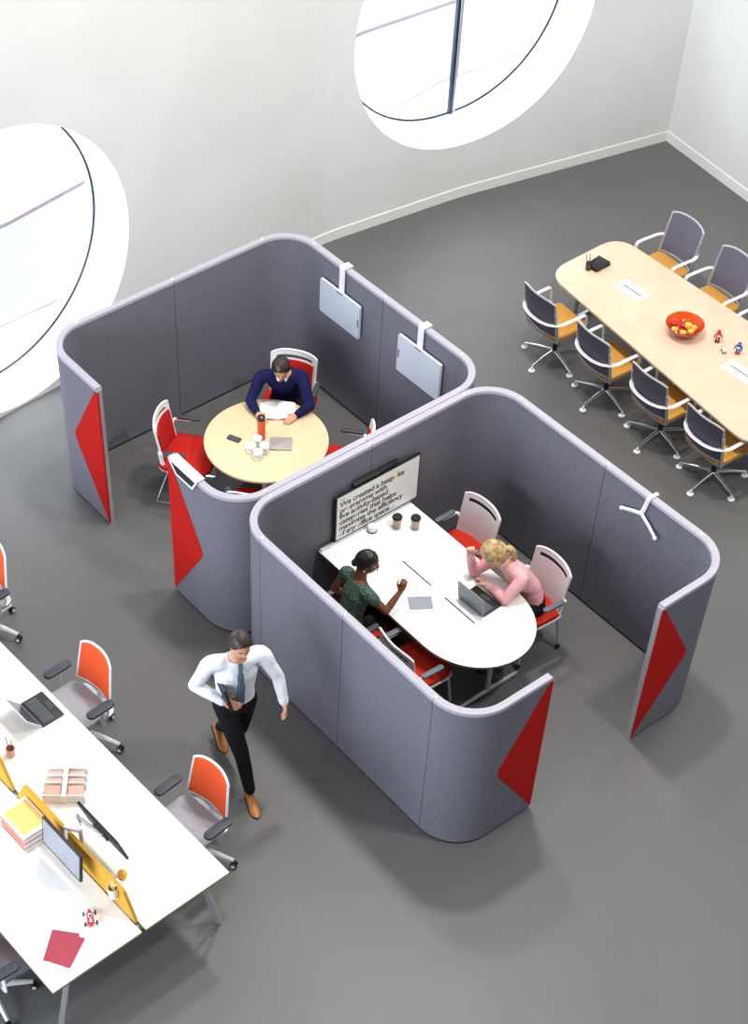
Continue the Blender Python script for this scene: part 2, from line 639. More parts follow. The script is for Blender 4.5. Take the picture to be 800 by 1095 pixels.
# outside: pale paving, a pink kerb line and a grey road seen through the round windows
M['paving'] = mat('pale_paving', (236, 238, 240), 0.9)
M['road'] = mat('pale_road', (152, 152, 156), 0.9, nscale=1.5, namt=0.04)
M['kerb'] = mat('pink_kerb', (176, 156, 162), 0.9)
def flat_quad(name, pts, z, m):
    mb = MB()
    mb.slab([(p[0], p[1]) for p in pts], z - .05, z)
    return tag(mb.build(name, m, smooth=False), kind='structure')
flat_quad('outside_paving', [(-60, -40), (-4.6, -40), (-4.6, 40), (-60, 40)], -0.32, 'paving')
def strip(name, cl, w, z, m):
    mb = MB()
    L_, R_ = [], []
    for i, p in enumerate(cl):
        a = Vector(cl[max(i - 1, 0)]); b = Vector(cl[min(i + 1, len(cl) - 1)])
        t = (b - a).normalized()
        q = Vector((t.y, -t.x)) * w / 2
        L_.append((p[0] - q.x, p[1] - q.y)); R_.append((p[0] + q.x, p[1] + q.y))
    mb.slab((R_ + L_[::-1]), z - .04, z)
    return tag(mb.build(name, m, smooth=False), kind='structure')
kerb_line = [(-6.6, -9), (-6.95, -3), (-7.1, 2.0), (-7.55, 5.0), (-7.95, 7.9), (-7.75, 10.5), (-7.0, 14)]
strip('outside_kerb', kerb_line, 0.09, -0.26, 'kerb')
strip('outside_road', [(x + .82, y) for x, y in kerb_line], 1.5, -0.29, 'road')

# ---------------------------------------------------------------- acoustic pods
PH, PT, SZ, CR = 1.6, 0.056, 2.783, 0.35     # height, thickness, side, corner radius

def path_strip(mb, pts, t, z0, z1):
    """closed slab of thickness t following a 2D centre line"""
    P = [Vector(p) for p in pts]
    n = len(P)
    A, B = [], []
    for i in range(n):
        d = (P[min(i + 1, n - 1)] - P[max(i - 1, 0)]).normalized()
        q = Vector((d.y, -d.x)) * t / 2
        A.append(P[i] + q)
        B.append(P[i] - q)
    vs = []
    for z in (z0, z1):
        vs += [(p.x, p.y, z) for p in A] + [(p.x, p.y, z) for p in B]
    N = 2 * n
    fs = []
    for i in range(n - 1):
        fs.append((i, i + 1, i + 1 + N, i + N))                       # A side
        fs.append((n + i + 1, n + i, n + i + N, n + i + 1 + N))       # B side
        fs.append((i + N, i + 1 + N, n + i + 1 + N, n + i + N))       # top
        fs.append((i + 1, i, n + i, n + i + 1))                       # bottom
    fs.append((n, 0, N, n + N))
    fs.append((n - 1, 2 * n - 1, 2 * n - 1 + N, n - 1 + N))
    return mb.add(vs, fs)

def arc(cx, cy, a0, a1, r=CR, n=10):
    return [(cx + r * math.cos(R(a0 + (a1 - a0) * k / n)), cy + r * math.sin(R(a0 + (a1 - a0) * k / n))) for k in range(n + 1)]

def make_pod(name, x0, open_side, e1, e2, label):
    """open_side 'x' = the wall at x0+SZ is open between y=e1..e2; 'y' = the wall at y=0 is open between x=e1..e2"""
    root = empty(name, (x0, 0, 0), 0, label, 'office pod', 'acoustic meeting pods')
    s, c = SZ, CR
    g = 0.0028
    def straight(a, b):
        A_, B_ = Vector(a), Vector(b)
        d = (B_ - A_).normalized() * g
        return [tuple(A_ + d), tuple(B_ - d)]
    mid = (c + s - c) / 2
    panels, corners, ends = [], [], []
    walls = {'left': [(c, 0), (mid, 0), (s - c, 0)], 'far': [(s, c), (s, mid), (s, s - c)], 'right': [(s - c, s), (mid, s), (c, s)], 'near': [(0, s - c), (0, mid), (0, c)]}
    cs = {'LF': arc(s - c, c, -90, 0), 'FR': arc(s - c, s - c, 0, 90), 'RN': arc(c, s - c, 90, 180), 'NL': arc(c, c, 180, 270)}
    if open_side == 'x':
        cs['LF'] = cs['LF'] + [(s, e1)]
        cs['FR'] = [(s, e2)] + cs['FR']
        del walls['far']
        ends = [((s, e1), (0, 1)), ((s, e2), (0, -1))]
    else:
        cs['NL'] = cs['NL'] + [(e1, 0)]
        cs['LF'] = [(e2, 0)] + cs['LF']
        del walls['left']
        ends = [((e1, 0), (1, 0)), ((e2, 0), (-1, 0))]
    segs = []
    for w in walls.values():
        for a, b in zip(w[:-1], w[1:]):
            segs.append(('straight_panel', straight(a, b)))
    for w in cs.values():
        segs.append(('corner_panel', w))
    for nm, pts in segs:
        mb = MB()
        path_strip(mb, pts, PT, 0.025, PH - .03)
        p = mb.build(nm, 'felt', root, angle=30)
        mb = MB()
        path_strip(mb, pts, PT - .012, 0, 0.03)
        mb.build('base_strip', 'black_strip', p, angle=30)
        # padded cap: two rounded lips with a shallow groove between them
        mb = MB()
        P = [Vector(q_) for q_ in pts]
        n = len(P)
        vs, fs = [], []
        prof = [(-.032, PH - .034), (-.033, PH - .012), (-.028, PH - .002), (-.014, PH), (-.003, PH - .004), (.003, PH - .004), (.014, PH), (.028, PH - .002), (.033, PH - .012), (.032, PH - .034)]
        for i in range(n):
            d = (P[min(i + 1, n - 1)] - P[max(i - 1, 0)]).normalized()
            q_ = Vector((d.y, -d.x))
            for o_, z_ in prof:
                vs.append((P[i].x + q_.x * o_, P[i].y + q_.y * o_, z_))
        K = len(prof)
        for i in range(n - 1):
            for k in range(K):
                k2 = (k + 1) % K
                fs.append((i * K + k2, i * K + k, (i + 1) * K + k, (i + 1) * K + k2))
        fs += [tuple(range(K)), tuple(range((n - 1) * K, n * K))[::-1]]
        mb.add(vs, fs)
        mb.build('top_cap', 'trim', p, angle=50)
    # little joining studs on the cap where the modules meet
    for w in walls.values():
        for a in w:
            mb = MB()
            mb.lathe([(0.011, PH - .006), (0.011, PH + .003), (0.006, PH + .005), (0, PH + .005)], (a[0], a[1], 0), 10)
            mb.build('joining_stud', 'white', root)
    for (ex, ey), (dx, dy) in ends:
        mb = MB()
        path_strip(mb, [(ex, ey), (ex + dx * .012, ey + dy * .012)], PT - .004, 0.0, PH - .03)
        mb.build('end_strip', 'alu', root)
        # red inlay: a triangle from top to bottom of the edge with a rounded apex pointing into the panel
        into = -1 if (dx + dy) > 0 else 1      # direction along the wall away from the opening
        up_apex = 0.80
        pts2 = [(-.014, PH - .045), (-.014, 0.03)]
        ap = (0.46, up_apex)
        # rounded apex
        A_, B_, C_ = Vector(pts2[1]), Vector(ap), Vector(pts2[0])
        f1 = B_ + (A_ - B_).normalized() * .08
        f2 = B_ + (C_ - B_).normalized() * .08
        poly = [Vector((-.014, 0.03))]
        for k in range(7):
            t = k / 6
            poly.append(f1 * (1 - t) ** 2 + B_ * 2 * t * (1 - t) + f2 * t * t)
        poly += [Vector((0.02, PH - .045)), Vector((-.014, PH - .045))]
        vs = []
        for off in (PT / 2 - .004, PT / 2 + .004):
            for p_ in poly:
                if open_side == 'x':
                    vs.append((ex + off, ey + into * p_.x * (1 if dy else 1), p_.y))
                else:
                    vs.append((ex + into * p_.x, ey - off, p_.y))
        n = len(poly)
        fs = [tuple(range(n)), tuple(range(n, 2 * n))[::-1]]
        for k in range(n):
            k2 = (k + 1) % n
            fs.append((k2, k, k + n, k2 + n))
        mb = MB()
        mb.add(vs, fs)
        o = mb.build('red_inlay', 'redfelt', root, smooth=False)
        o['label'] = 'red felt triangle on the panel end'
        # red strip wrapping the panel edge
        mb = MB()
        if open_side == 'x':
            continue
        else:
            mb.box((ex + dx * .0145, ey - PT / 2 + .006, PH / 2 - .01), (.006, .018, PH - .07))
        mb.build('red_edge', 'redfelt', root, smooth=False)
    return root

pod_back = make_pod('acoustic_pod', -0.0675 - SZ, 'y', 0.871, 1.9545, 'grey felt pod around the round maple table, its two entrance ends with red triangles')
pod_front = make_pod('acoustic_pod', 0.0, 'x', 0.805, 1.970, 'grey felt pod around the long white table and wall screen, lavender capped')

# ---------------------------------------------------------------- tables
# round maple table
t = empty('round_table', (-1.36, 1.34, 0), 0, 'round maple meeting table on a silver column with the seated man', 'table')
mb = MB()
pl = [(0.57 * math.cos(2 * PI * k / 72), 0.57 * math.sin(2 * PI * k / 72)) for k in range(72)]
mb.slab(pl, .705, .73, .004)
mb.build('tabletop', 'maple2', t, angle=50)
mb = MB()
mb.lathe([(0.04, 0.03), (0.04, 0.70)], n=20)
mb.build('column', 'alu', t)
mb = MB()
mb.lathe([(0.30, 0.0), (0.30, 0.008), (0.06, 0.03), (0.0, 0.03)], n=40)
mb.build('base_disc', 'black', t)

# white meeting table with a half-round end
t = empty('meeting_table', (0, 0, 0), 0, 'white half-round ended meeting table below the wall screen', 'table')
pl = [(0.055, 1.845), (0.055, 0.82)]
cy_, rr_ = 1.3325, 0.5125
for k in range(33):
    a = R(-90 + 180 * k / 32)
    pl.append((1.42 + 0.585 * math.cos(a) ** 0.95 if math.cos(a) > 0 else 1.42, cy_ + rr_ * math.sin(a)))
mb = MB()
mb.slab(pl, .705, .73, .002, mats=1)
mb.build('tabletop', ['darkedge', 'whitelam'], t, angle=50)
for a, b in ((0.59, 0.955), (1.13, 1.5)):
    mb = MB()
    mb.box(((a + b) / 2, 1.315, .7305), (b - a, .013, .003))
    mb.build('cable_slot', 'black', t)
for x in (1.70, 0.45):
    mb = MB()
    mb.tube([(x, 1.36, .04), (x, 1.36, .70)], .024, 10)
    mb.build('leg', 'alu', t)
    mb = MB()
    mb.tube([(x, 1.02, .035), (x, 1.36, .045), (x, 1.70, .035)], [.018, .026, .018], 10)
    for y in (1.02, 1.70):
        mb.lathe([(.014, 0), (.014, .03), (0, .03)], (x, y, 0), 10)
    mb.build('foot_bar', 'alu', t)
mb = MB()
mb.box((.072, 1.33, .742), (.03, 1.0, .024), .004)
mb.build('cable_rail', 'alu', t)

# conference table
CT = empty('conference_table', (-.13, 5.50, 0), 0, 'long pale maple conference table with the orange glass bowl', 'table')
def round_poly(P, r, n=8):
    out = []
    N = len(P)
    for i in range(N):
        a_, b_, c_ = Vector(P[i - 1]), Vector(P[i]), Vector(P[(i + 1) % N])
        d1, d2 = (a_ - b_).normalized(), (c_ - b_).normalized()
        p_, q_ = b_ + d1 * r, b_ + d2 * r
        for k in range(n + 1):
            t_ = k / n
            out.append(tuple(p_ * (1 - t_) ** 2 + b_ * 2 * t_ * (1 - t_) + q_ * t_ * t_))
    return out
pl2 = round_poly([(-1.53, -.375), (1.55, -.745), (1.60, .63), (-1.54, .648)], .27)
mb = MB()
mb.slab(pl2, .703, .73, .004)
mb.build('tabletop', 'maple', CT, angle=50)
for x in (-1.42, -.05, 1.35):
    mb = MB()
    mb.tube([(x, .02, .03), (x, .02, .70)], .03, 10)
    mb.build('leg', 'alu', CT)
    mb = MB()
    mb.tube([(x - .02, -.28, .028), (x, .02, .04), (x - .02, .32, .028)], [.02, .026, .02], 8)
    for yy in (-.28, .32):
        mb.lathe([(.016, 0), (.016, .02), (0, .02)], (x - .02, yy, 0), 10)
    mb.build('foot_bar', 'chrome', CT)
for x, yc in ((-.79, .09), (.73, -.01)):
    mb = MB()
    mb.slab(rrect(.34, .185, .004, 1, x, yc), .730, .7335, .0008)
    pm = mb.build('power_flap', 'whitelam', CT)
    mb = MB()
    mb.box((x, yc, .7342), (.24, .013, .0014))
    mb.build('flap_slot', 'black', pm)

# bench desk: four seats, two long worktops back to back
BR = empty('bench_desk', (2.262, -1.764, 0), R(2.5), 'long white bench desk with a yellow felt divider', 'desk')
def bl(x, y, z=0):      # bench-local -> world
    a = R(2.5)
    return Vector((2.262 + x * math.cos(a) - y * math.sin(a), -1.764 + x * math.sin(a) + y * math.cos(a), z))
for y0, y1 in ((-.765, 0), (-1.57, -.80)):
    mb = MB()
    mb.slab([(-4.65, y0), (0, y0), (0, y1), (-4.65, y1)], .705, .73, .0015, mats=1)
    mb.build('worktop', ['edge', 'whitelam'], BR, smooth=False)
mb = MB()
mb.box((-2.33, -.7825, .69), (4.5, .03, .04))
mb.build('cable_channel', 'alu', BR)
for x in (-.09, -2.33, -4.55):
    for y, s_ in ((-.17, 1), (-1.40, -1)):
        mb = MB()
        mb.tube([(x, y - .02 * s_, .70), (x + .0, y + .13 * s_, .0)], .032, 4, up=(1, 0, 0), flat=(1.0, .7))
        mb.build('leg', 'alu', BR, smooth=False)
    mb = MB()
    mb.box((x, -.785, .682), (.05, 1.36, .045))
    mb.build('cross_beam', 'alu', BR)
mb = MB()
mb.box((-2.33, -.28, .685), (4.4, .04, .04))
mb.box((-2.33, -1.30, .685), (4.4, .04, .04))
mb.build('long_beam', 'alu', BR)

# ---------------------------------------------------------------- chairs
def place(o, x, y, rz, label, group=None):
    o.location = (x, y, 0)
    o.rotation_euler = (0, 0, R(rz))
    o['label'] = label
    if group: o['group'] = group
    return o

def pad(mb, w, d, z0, z1, r=.07, cy=0, bev=.018, crown=0.0, taper=0.0):
    pl = [(x * (1 - taper * (0.5 - (y / d))), y + cy) for x, y in rrect(w, d, r, 6)]
    mb.slab(pl, z0, z1, bev)
    return mb

def back_fn(w0, w1, z0, z1, y0, y1, curve, wr=0.0, rake=1.0):
    """curved backrest: u across, v up; w0/w1 widths at foot/top"""
    def fn(u, v):
        w = w0 + (w1 - w0) * v
        # round the top corners
        x = (u - .5) * w
        zz = z0 + (z1 - z0) * v
        k = (abs(u - .5) * 2)
        zz -= wr * (k ** 4) * v
        y = y0 + (y1 - y0) * v ** rake - curve * (1 - k * k)
        return (x, y, zz)
    return fn

def make_conf_chair():
    root = empty('conference_chair', (0, 0, 0), 0, 'x', 'chair', 'grey mesh chairs around the conference table')
    mb = MB()
    pad(mb, .47, .45, .425, .475, .06, cy=-.02)
    mb.build('seat', 'yellowfab', root)
    mb = MB()
    mb.slab([(x, y - .02) for x, y in rrect(.44, .42, .05)], .40, .4255, .004)
    mb.build('seat_pan', 'alu', root)
    fn = back_fn(.46, .46, .49, .935, -.225, -.31, .05, .03)
    mb = MB()
    mb.shell(fn, 14, 10, .012)
    mb.build('backrest', 'mesh', root, angle=60)
    # frame round the mesh
    mb = MB()
    N = 12
    top = [fn(k / N, 1) for k in range(N + 1)]
    left = [fn(0, k / 8) for k in range(9)]
    right = [fn(1, k / 8) for k in range(9)]
    path = left[:-1] + [Vector(p) + Vector((0, 0, 0)) for p in top] + right[::-1][1:]
    mb.tube(path, .011, 8)
    bot = [fn(k / N, 0) for k in range(N + 1)]
    mb.tube(bot, .010, 8)
    for s in (-1, 1):   # flat uprights down to the seat
        mb.tube([(s * .235, -.29, .80), (s * .236, -.24, .55), (s * .225, -.20, .41)], .02, 8, up=(1, 0, 0), flat=(1.0, .45))
    mb.build('back_frame', 'alu', root)
    # one band: armrests and a hoop behind the back
    mb = MB()
    half = [(.265, .10, .43), (.27, .105, .55), (.272, .085, .655), (.272, .02, .668), (.27, -.12, .665), (.262, -.22, .66), (.20, -.305, .655), (.10, -.345, .65)]
    full = [(x, y, z) for x, y, z in half] + [(0, -.355, .65)] + [(-x, y, z) for x, y, z in half[::-1]]
    mb.tube(smooth_path(full, 5), .021, 10, up=(0, 0, 1), flat=(1.0, .42))
    mb.build('arm_hoop', 'white_alu', root)
    mb = MB()
    mb.lathe([(.026, .07), (.026, .25), (.018, .25), (.018, .40), (.07, .405), (.0, .405)], n=16)
    mb.build('gas_column', 'black', root)
    for k in range(5):
        a = R(-10 - 72 * k)
        mb = MB()
        p1 = Vector((math.cos(a), math.sin(a), 0))
        mb.tube([p1 * .02 + Vector((0, 0, .085)), p1 * .17 + Vector((0, 0, .08)), p1 * .325 + Vector((0, 0, .055))], [.024, .019, .013], 10)
        leg = mb.build('leg', 'chrome', root)
        mb = MB()
        mb.lathe([(.032, 0), (.034, .010), (.018, .016), (.010, .018), (.010, .05), (0, .05)], tuple(p1 * .325), 14)
        mb.build('glide', 'white', leg)
    return root

M['white_alu'] = mat('white_painted_metal', (226, 226, 228), 0.35, 0.1)
GR = 'grey mesh chairs around the conference table'
proto = make_conf_chair()
near = [(-1.25, 4.95, -4, 'x'),
        (-.49, 4.93, -4, 'grey mesh chair with yellow seat, second from left on the near table side'),
        (.27, 4.91, -3, 'grey mesh chair with yellow seat, third from left on the near table side'),
        (1.0, 4.88, -3, 'grey mesh chair with yellow seat, rightmost on the near table side')]
near[0] = near[0][:3] + ('grey mesh chair with yellow seat, leftmost on the near table side',)
for i, (x, y, rz, lb) in enumerate(near):
    place(proto if i == 0 else copy_tree(proto), x, y, rz, lb)
for x, y, rz, lb in ((-1.25, 6.36, 176, 'grey mesh chair with yellow seat, leftmost on the far side of the table'),
                     (-.53, 6.33, 176, 'grey mesh chair with yellow seat, second on the far side of the table'),
                     (.22, 6.29, 177, 'chair at the far table side cut by the right picture edge, one arm showing')):
    place(copy_tree(proto), x, y, rz, lb)

def make_pod_chair(name, padded, sled, fab):
    """padded: red front pad under an open slot; else a plain white shell with a dark slot"""
    root = empty(name, (0, 0, 0), 0, 'x', 'chair')
    W0, W1, Z0, Z1 = .42, .44, .47, .90
    fn = back_fn(W0, W1, Z0, Z1, -.165, -.235, .045, .035)
    mb = MB()
    sw = .51 if sled else .47
    pad(mb, sw, sw, .425, .48, .10, cy=.02 if sled else 0.0)
    mb.build('seat', fab, root)
    mb = MB()
    pad(mb, .48, .47, .41, .428, .09, cy=0.0, bev=.005)
    mb.build('seat_pan', 'white', root)
    # shell with a slot: lower sheet, top bar and two side bars
    def sub(u0, u1, v0, v1):
        return lambda u, v: fn(u0 + (u1 - u0) * u, v0 + (v1 - v0) * v)
    mb = MB()
    mb.shell(sub(0, 1, 0, .80), 14, 8, .014)
    mb.shell(sub(0, 1, .89, 1), 14, 3, .014)
    mb.shell(sub(0, .1, .80, .89), 2, 2, .014)
    mb.shell(sub(.9, 1, .80, .89), 2, 2, .014)
    mb.tube([fn(k / 14, 1) for k in range(15)], .011, 8)
    for u in (0, 1):
        mb.tube([fn(u, k / 8) for k in range(9)], .011, 8)
    mb.build('backrest', 'offwhite' if not padded else 'white', root, angle=50)
    if padded:
        def fp(u, v):
            p = fn(.06 + .88 * u, .02 + .76 * v)
            k = (1 - (2 * u - 1) ** 4) * (1 - (2 * v - 1) ** 4)
            return (p[0], p[1] + .014 + .014 * k, p[2])
        mb = MB()
        mb.shell(fp, 12, 8, .02)
        mb.build('back_pad', fab, root, angle=60)
    else:
        def fs_(u, v):
            p = fn(.1 + .8 * u, .805 + .08 * v)
            return (p[0], p[1], p[2])
        mb = MB()
        mb.shell(fs_, 8, 2, .006)
        mb.build('grip_slot', 'black', root)
    for s in (-1, 1):
        mb = MB()
        mb.tube(fillet([(s * .205, -.20, .60), (s * .255, -.19, .635), (s * .255, -.02, .645)], .04), .015, 8)
        mb.tube([(s * .205, -.21, .62), (s * .215, -.19, .50), (s * .215, -.14, .42)], .015, 8)
        b = mb.build('arm_bracket', 'white', root)
        mb = MB()
        mb.slab([(s * .262 + px, -.05 + py) for px, py in rrect(.05, .22, .022, 5)], .648, .672, .006)
        mb.build('arm_pad', 'armgrey' if not sled else 'armdark', b)
    if sled:
        for s in (-1, 1):
            mb = MB()
            mb.tube(fillet([(s * .20, -.16, .41), (s * .215, .20, .40), (s * .225, .23, .012), (s * .225, -.26, .012)], .07, 5), .011, 8)
            mb.build('leg', 'chrome', root)
        mb = MB()
        mb.tube([(-.225, -.26, .012), (.225, -.26, .012)], .011, 8)
        mb.build('rear_bar', 'chrome', root)
    else:
        for s in (-1, 1):
            for y in (-.22, .22):
                mb = MB()
                mb.tube(fillet([(s * .16, y * .45, .405), (s * .215, y * .8, .40), (s * .225, y, .06)], .06, 5), .0125, 8)
                leg = mb.build('leg', 'alu', root)
                mb = MB()
                mb.lathe([(.0, -.011), (.022, -.011), (.024, 0), (.022, .011), (0, .011)], (s * .225, y, .024), 14, axis=(1, 0, 0))
                mb.tube([(s * .225, y, .03), (s * .225, y, .068)], .014, 8)
                mb.build('caster', 'black', leg)
    return root

wc = make_pod_chair('meeting_chair', False, False, 'redfab2')
G2 = 'white shelled chairs at the long white table'
place(wc, .60, 1.97, 180, 'empty white shelled chair with red seat, far side of white table near the screen', G2)
place(copy_tree(wc), 1.45, 1.99, 176, 'white shelled chair with red seat behind the blonde woman in pink', G2)
place(copy_tree(wc), 1.39, .80, -3, 'empty white shelled chair with red seat, beside the pod wall left of white table', G2)
place(copy_tree(wc), .72, .66, 0, 'white shelled chair under the woman in the green patterned top', G2)
rc = make_pod_chair('visitor_chair', True, True, 'redfab')
G3 = 'red padded chairs at the round table'
place(rc, -1.90, .83, -50, 'empty red padded chair with white frame left of the round table', G3)
place(copy_tree(rc), -1.88, 1.99, -143, 'red padded chair behind the man in the navy jumper', G3)
place(copy_tree(rc), -.90, 1.86, 131, 'red padded chair right of the round table, mostly hidden by the pod edge', G3)
place(copy_tree(rc), -.90, .88, 45, 'red padded chair at the near edge of the round table, corner of its seat showing', G3)

def make_task_chair():
    root = empty('task_chair', (0, 0, 0), 0, 'x', 'chair', 'orange backed office chairs at the bench desk')
    mb = MB()
    pad(mb, .50, .45, .43, .50, .10, cy=.08, bev=.03)
    mb.build('seat', 'greyfab', root)
    mb = MB()
    pad(mb, .44, .42, .40, .432, .08, cy=.01, bev=.008)
    mb.build('seat_pan', 'alu', root)
    fn = back_fn(.44, .38, .54, .97, -.13, -.19, .045, .045)
    mb = MB()
    mb.shell(fn, 14, 10, .012)
    mb.build('backrest', 'orange', root, angle=60)
    mb = MB()
    path = [fn(0, k / 8) for k in range(8)] + [fn(k / 12, 1) for k in range(13)] + [fn(1, k / 8) for k in range(8)][::-1]
    mb.tube(path, .010, 8)
    mb.tube([fn(k / 12, 0) for k in range(13)], .008, 8)
    mb.build('back_frame', 'white', root)
    mb = MB()
    mb.tube(smooth_path([(0, .0, .39), (0, -.16, .42), (0, -.215, .53), (0, -.225, .66)]), .028, 10, up=(0, 1, 0), flat=(1.1, .6))
    mb.build('back_stem', 'white_alu', root)
    for s in (-1, 1):
        mb = MB()
        mb.tube(fillet([(s * .16, .0, .41), (s * .285, .0, .42), (s * .285, .0, .645)], .05), .02, 8, up=(0, 1, 0), flat=(1.4, .6))
        b = mb.build('arm_post', 'white_alu', root)
        mb = MB()
        mb.slab([(s * .285 + px, .01 + py) for px, py in rrect(.085, .26, .04, 6)], .645, .675, .010)
        mb.build('arm_pad', 'armdark', b)
    mb = MB()
    mb.lathe([(.045, .10), (.045, .14), (.026, .15), (.026, .28), (.018, .28), (.018, .37), (.08, .38), (.08, .402), (0, .402)], n=16)
    mb.build('gas_column', 'alu', root)
    for k in range(5):
        a = R(-8 - 72 * k + 144)
        p1 = Vector((math.cos(a), math.sin(a), 0))
        q1 = Vector((-p1.y, p1.x, 0))
        mb = MB()
        mb.tube([p1 * .03 + Vector((0, 0, .125)), p1 * .18 + Vector((0, 0, .11)), p1 * .31 + Vector((0, 0, .085))], [.026, .022, .016], 8)
        leg = mb.build('leg', 'white_alu', root)
        mb = MB()
        c = p1 * .31 + Vector((0, 0, .029))
        for d in (-.014, .014):
            mb.lathe([(.0, -.010), (.027, -.010), (.029, 0), (.027, .010), (0, .010)], tuple(c + q1 * d), 16, axis=tuple(q1))
        mb.tube([c, c + Vector((0, 0, .055))], .012, 8)
        cs_ = mb.build('caster', 'black', leg)
        mb = MB()
        for d in (-.0265, .0265):
            mb.lathe([(.0, -.002), (.016, -.002), (.016, .002), (0, .002)], tuple(c + q1 * d), 14, axis=tuple(q1))
        mb.build('caster_cap', 'white', cs_)
    return root

tc = make_task_chair()
place(tc, .06, -1.63, 184, 'orange backed chair with grey seat opposite the open dark laptop')
place(copy_tree(tc), 1.57, -1.59, 186, 'orange backed chair with grey seat nearest the walking man, by the bench end')
place(copy_tree(tc), -1.50, -1.64, 184, 'orange backed chair cut off by the left picture edge')
place(copy_tree(tc), 1.66, -3.52, 0, 'chair at bottom left corner, only grey seat and arm showing beside the bench')

# ---------------------------------------------------------------- wall screen, boards, hooks
tv = empty('wall_screen', (.03, 1.445, 1.0), 0, 'black framed wall screen reading We created a bespoke programme', 'screen')
def tvp(mb, y0, y1, z0, z1, x0, x1):
    mb.box(((x0 + x1) / 2, (y0 + y1) / 2, (z0 + z1) / 2), (x1 - x0, y1 - y0, z1 - z0))
mb = MB(); tvp(mb, -.465, .465, -.245, .265, .022, .05)
mb.build('housing', 'black', tv, smooth=False)
M['screen_lit'] = mat('lit_screen', (196, 195, 192), 0.25, emit=0.30)
mb = MB(); tvp(mb, -.452, .452, -.230, .252, .049, .0515)
scr = mb.build('screen', 'screen_lit', tv, smooth=False)
mb = MB(); tvp(mb, -.2, .2, -.15, .15, 0.001, .024)
mb.build('wall_mount', 'black', tv, smooth=False)
for i_, c_ in enumerate([(28, 28, 30), (222, 196, 70), (232, 138, 50), (70, 150, 90), (206, 50, 56), (80, 160, 205)]):
    M['ink%d' % i_] = mat('screen_ink_%s' % ['black', 'yellow', 'orange', 'green', 'red', 'blue'][i_], c_, 0.5, emit=0.2 if i_ else 0)
lines = [('We created a bespoke', {17: 1}), ('programme with', {2: 2}), ('five activity-based', {}), ('categories that helps', {5: 3}), ('maximise the efficiency', {}), ('of any office space\u2026', {0: 5, 7: 4})]
for i, (tx, cols) in enumerate(lines):
    cu = bpy.data.curves.new('text_line', 'FONT')
    cu.body = tx
    cu.size = .083
    cu.offset = .0016
    cu.space_character = 0.93
    cu.extrude = 0.0004
    for k in range(6):
        cu.materials.append(M['ink%d' % k])
    for k, c_ in cols.items():
        cu.body_format[k].material_index = c_
    tmp = bpy.data.objects.new('tmp', cu)
    col.objects.link(tmp)
    bpy.context.view_layer.update()
    me = bpy.data.meshes.new_from_object(tmp.evaluated_get(bpy.context.evaluated_depsgraph_get()))
    bpy.data.objects.remove(tmp)
    o = bpy.data.objects.new('text_line', me)
    col.objects.link(o)
    o.parent = scr
    o.location = (.0522, -.425, .135 - i * .068)
    o.rotation_euler = (PI / 2, 0, PI / 2)
mb = MB(); tvp(mb, -.425, -.365, .212, .218, .0515, .0525)
mb.build('header_dash', 'ink0', scr, smooth=False)

vb = empty('video_bar', (.03, 1.42, 1.33), 0, 'slim black video bar just above the wall screen', 'camera')
mb = MB()
mb.slab(rrect(.035, .50, .012, 4, .030, 0), -.045, -.012, .004)
mb.build('housing', 'black', vb)
mb = MB()
mb.box((.008, 0, -.055), (.012, .10, .05))
mb.build('bracket', 'black', vb)
mb = MB()
mb.lathe([(.014, 0), (.014, .004), (0, .004)], (.047, 0, -.028), 14, axis=(1, 0, 0))
mb.build('lens', 'screen_dark', vb)

sp = empty('table_speaker', (.14, 1.345, .7312), 0, 'small white rounded speaker below the wall screen', 'speaker')
mb = MB()
mb.lathe([(.040, 0), (.042, .01), (.042, .05), (.036, .058), (0, .06)], n=24)
mb.build('body', 'white', sp)
mb = MB()
mb.lathe([(.030, 0), (.046, 0), (.046, .010), (.041, .010)], n=24)
mb.build('base_ring', 'black', sp)

def hanging_board(x0, x1, z0, z1, xs, slot_right, label):
    b = empty('hanging_board', (0, 0, 0), 0, label, 'board', 'boards hung on the pod wall')
    b.location = ((x0 + x1) / 2, 2.72, z0)
    w, h = x1 - x0, z1 - z0
    pl = rrect(w, h, .018, 4)
    def up(pts, ya, yb, zc):
        vs = [(p[0], ya, p[1] + zc) for p in pts] + [(p[0], yb, p[1] + zc) for p in pts]
        n = len(pts)
        fs = [tuple(range(n)), tuple(range(n, 2 * n))[::-1]] + [(i, i + n, (i + 1) % n + n, (i + 1) % n) for i in range(n)]
        return vs, fs
    mb = MB()
    mb.add(*up(pl, -.012, .012, h / 2))
    mb.build('board', 'board', b, smooth=False)
    xo = xs - (x0 + x1) / 2
    mb = MB()
    mb.box((xo, .0135, (1.61 - z0 + h - .05) / 2), (.075, .006, 1.61 - z0 - h + .05))
    mb.box((xo, .062, 1.612 - z0), (.075, .10, .005))
    mb.box((xo, .110, 1.575 - z0), (.075, .005, .07))
    mb.build('hanger_strap', 'white', b, smooth=False)
    mb = MB()
    mb.box((xo, -.0128, h - .012), (.085, .002, .010))
    mb.build('top_slot', 'black', b, smooth=False)
    mb = MB()
    mb.add(*up(rrect(.014, .09, .006, 3, (w / 2 - .018) * (1 if slot_right else -1), 0), -.0135, -.0115, h * .48))
    mb.build('side_slot', 'screen_dark', b, smooth=False)
hanging_board(-2.31, -1.725, .985, 1.355, -2.02, True, 'pale grey board hung on the pod wall, nearest the back corner')
hanging_board(-1.175, -.59, .99, 1.395, -.905, False, 'pale grey board hung on the pod wall, nearest the white table pod')

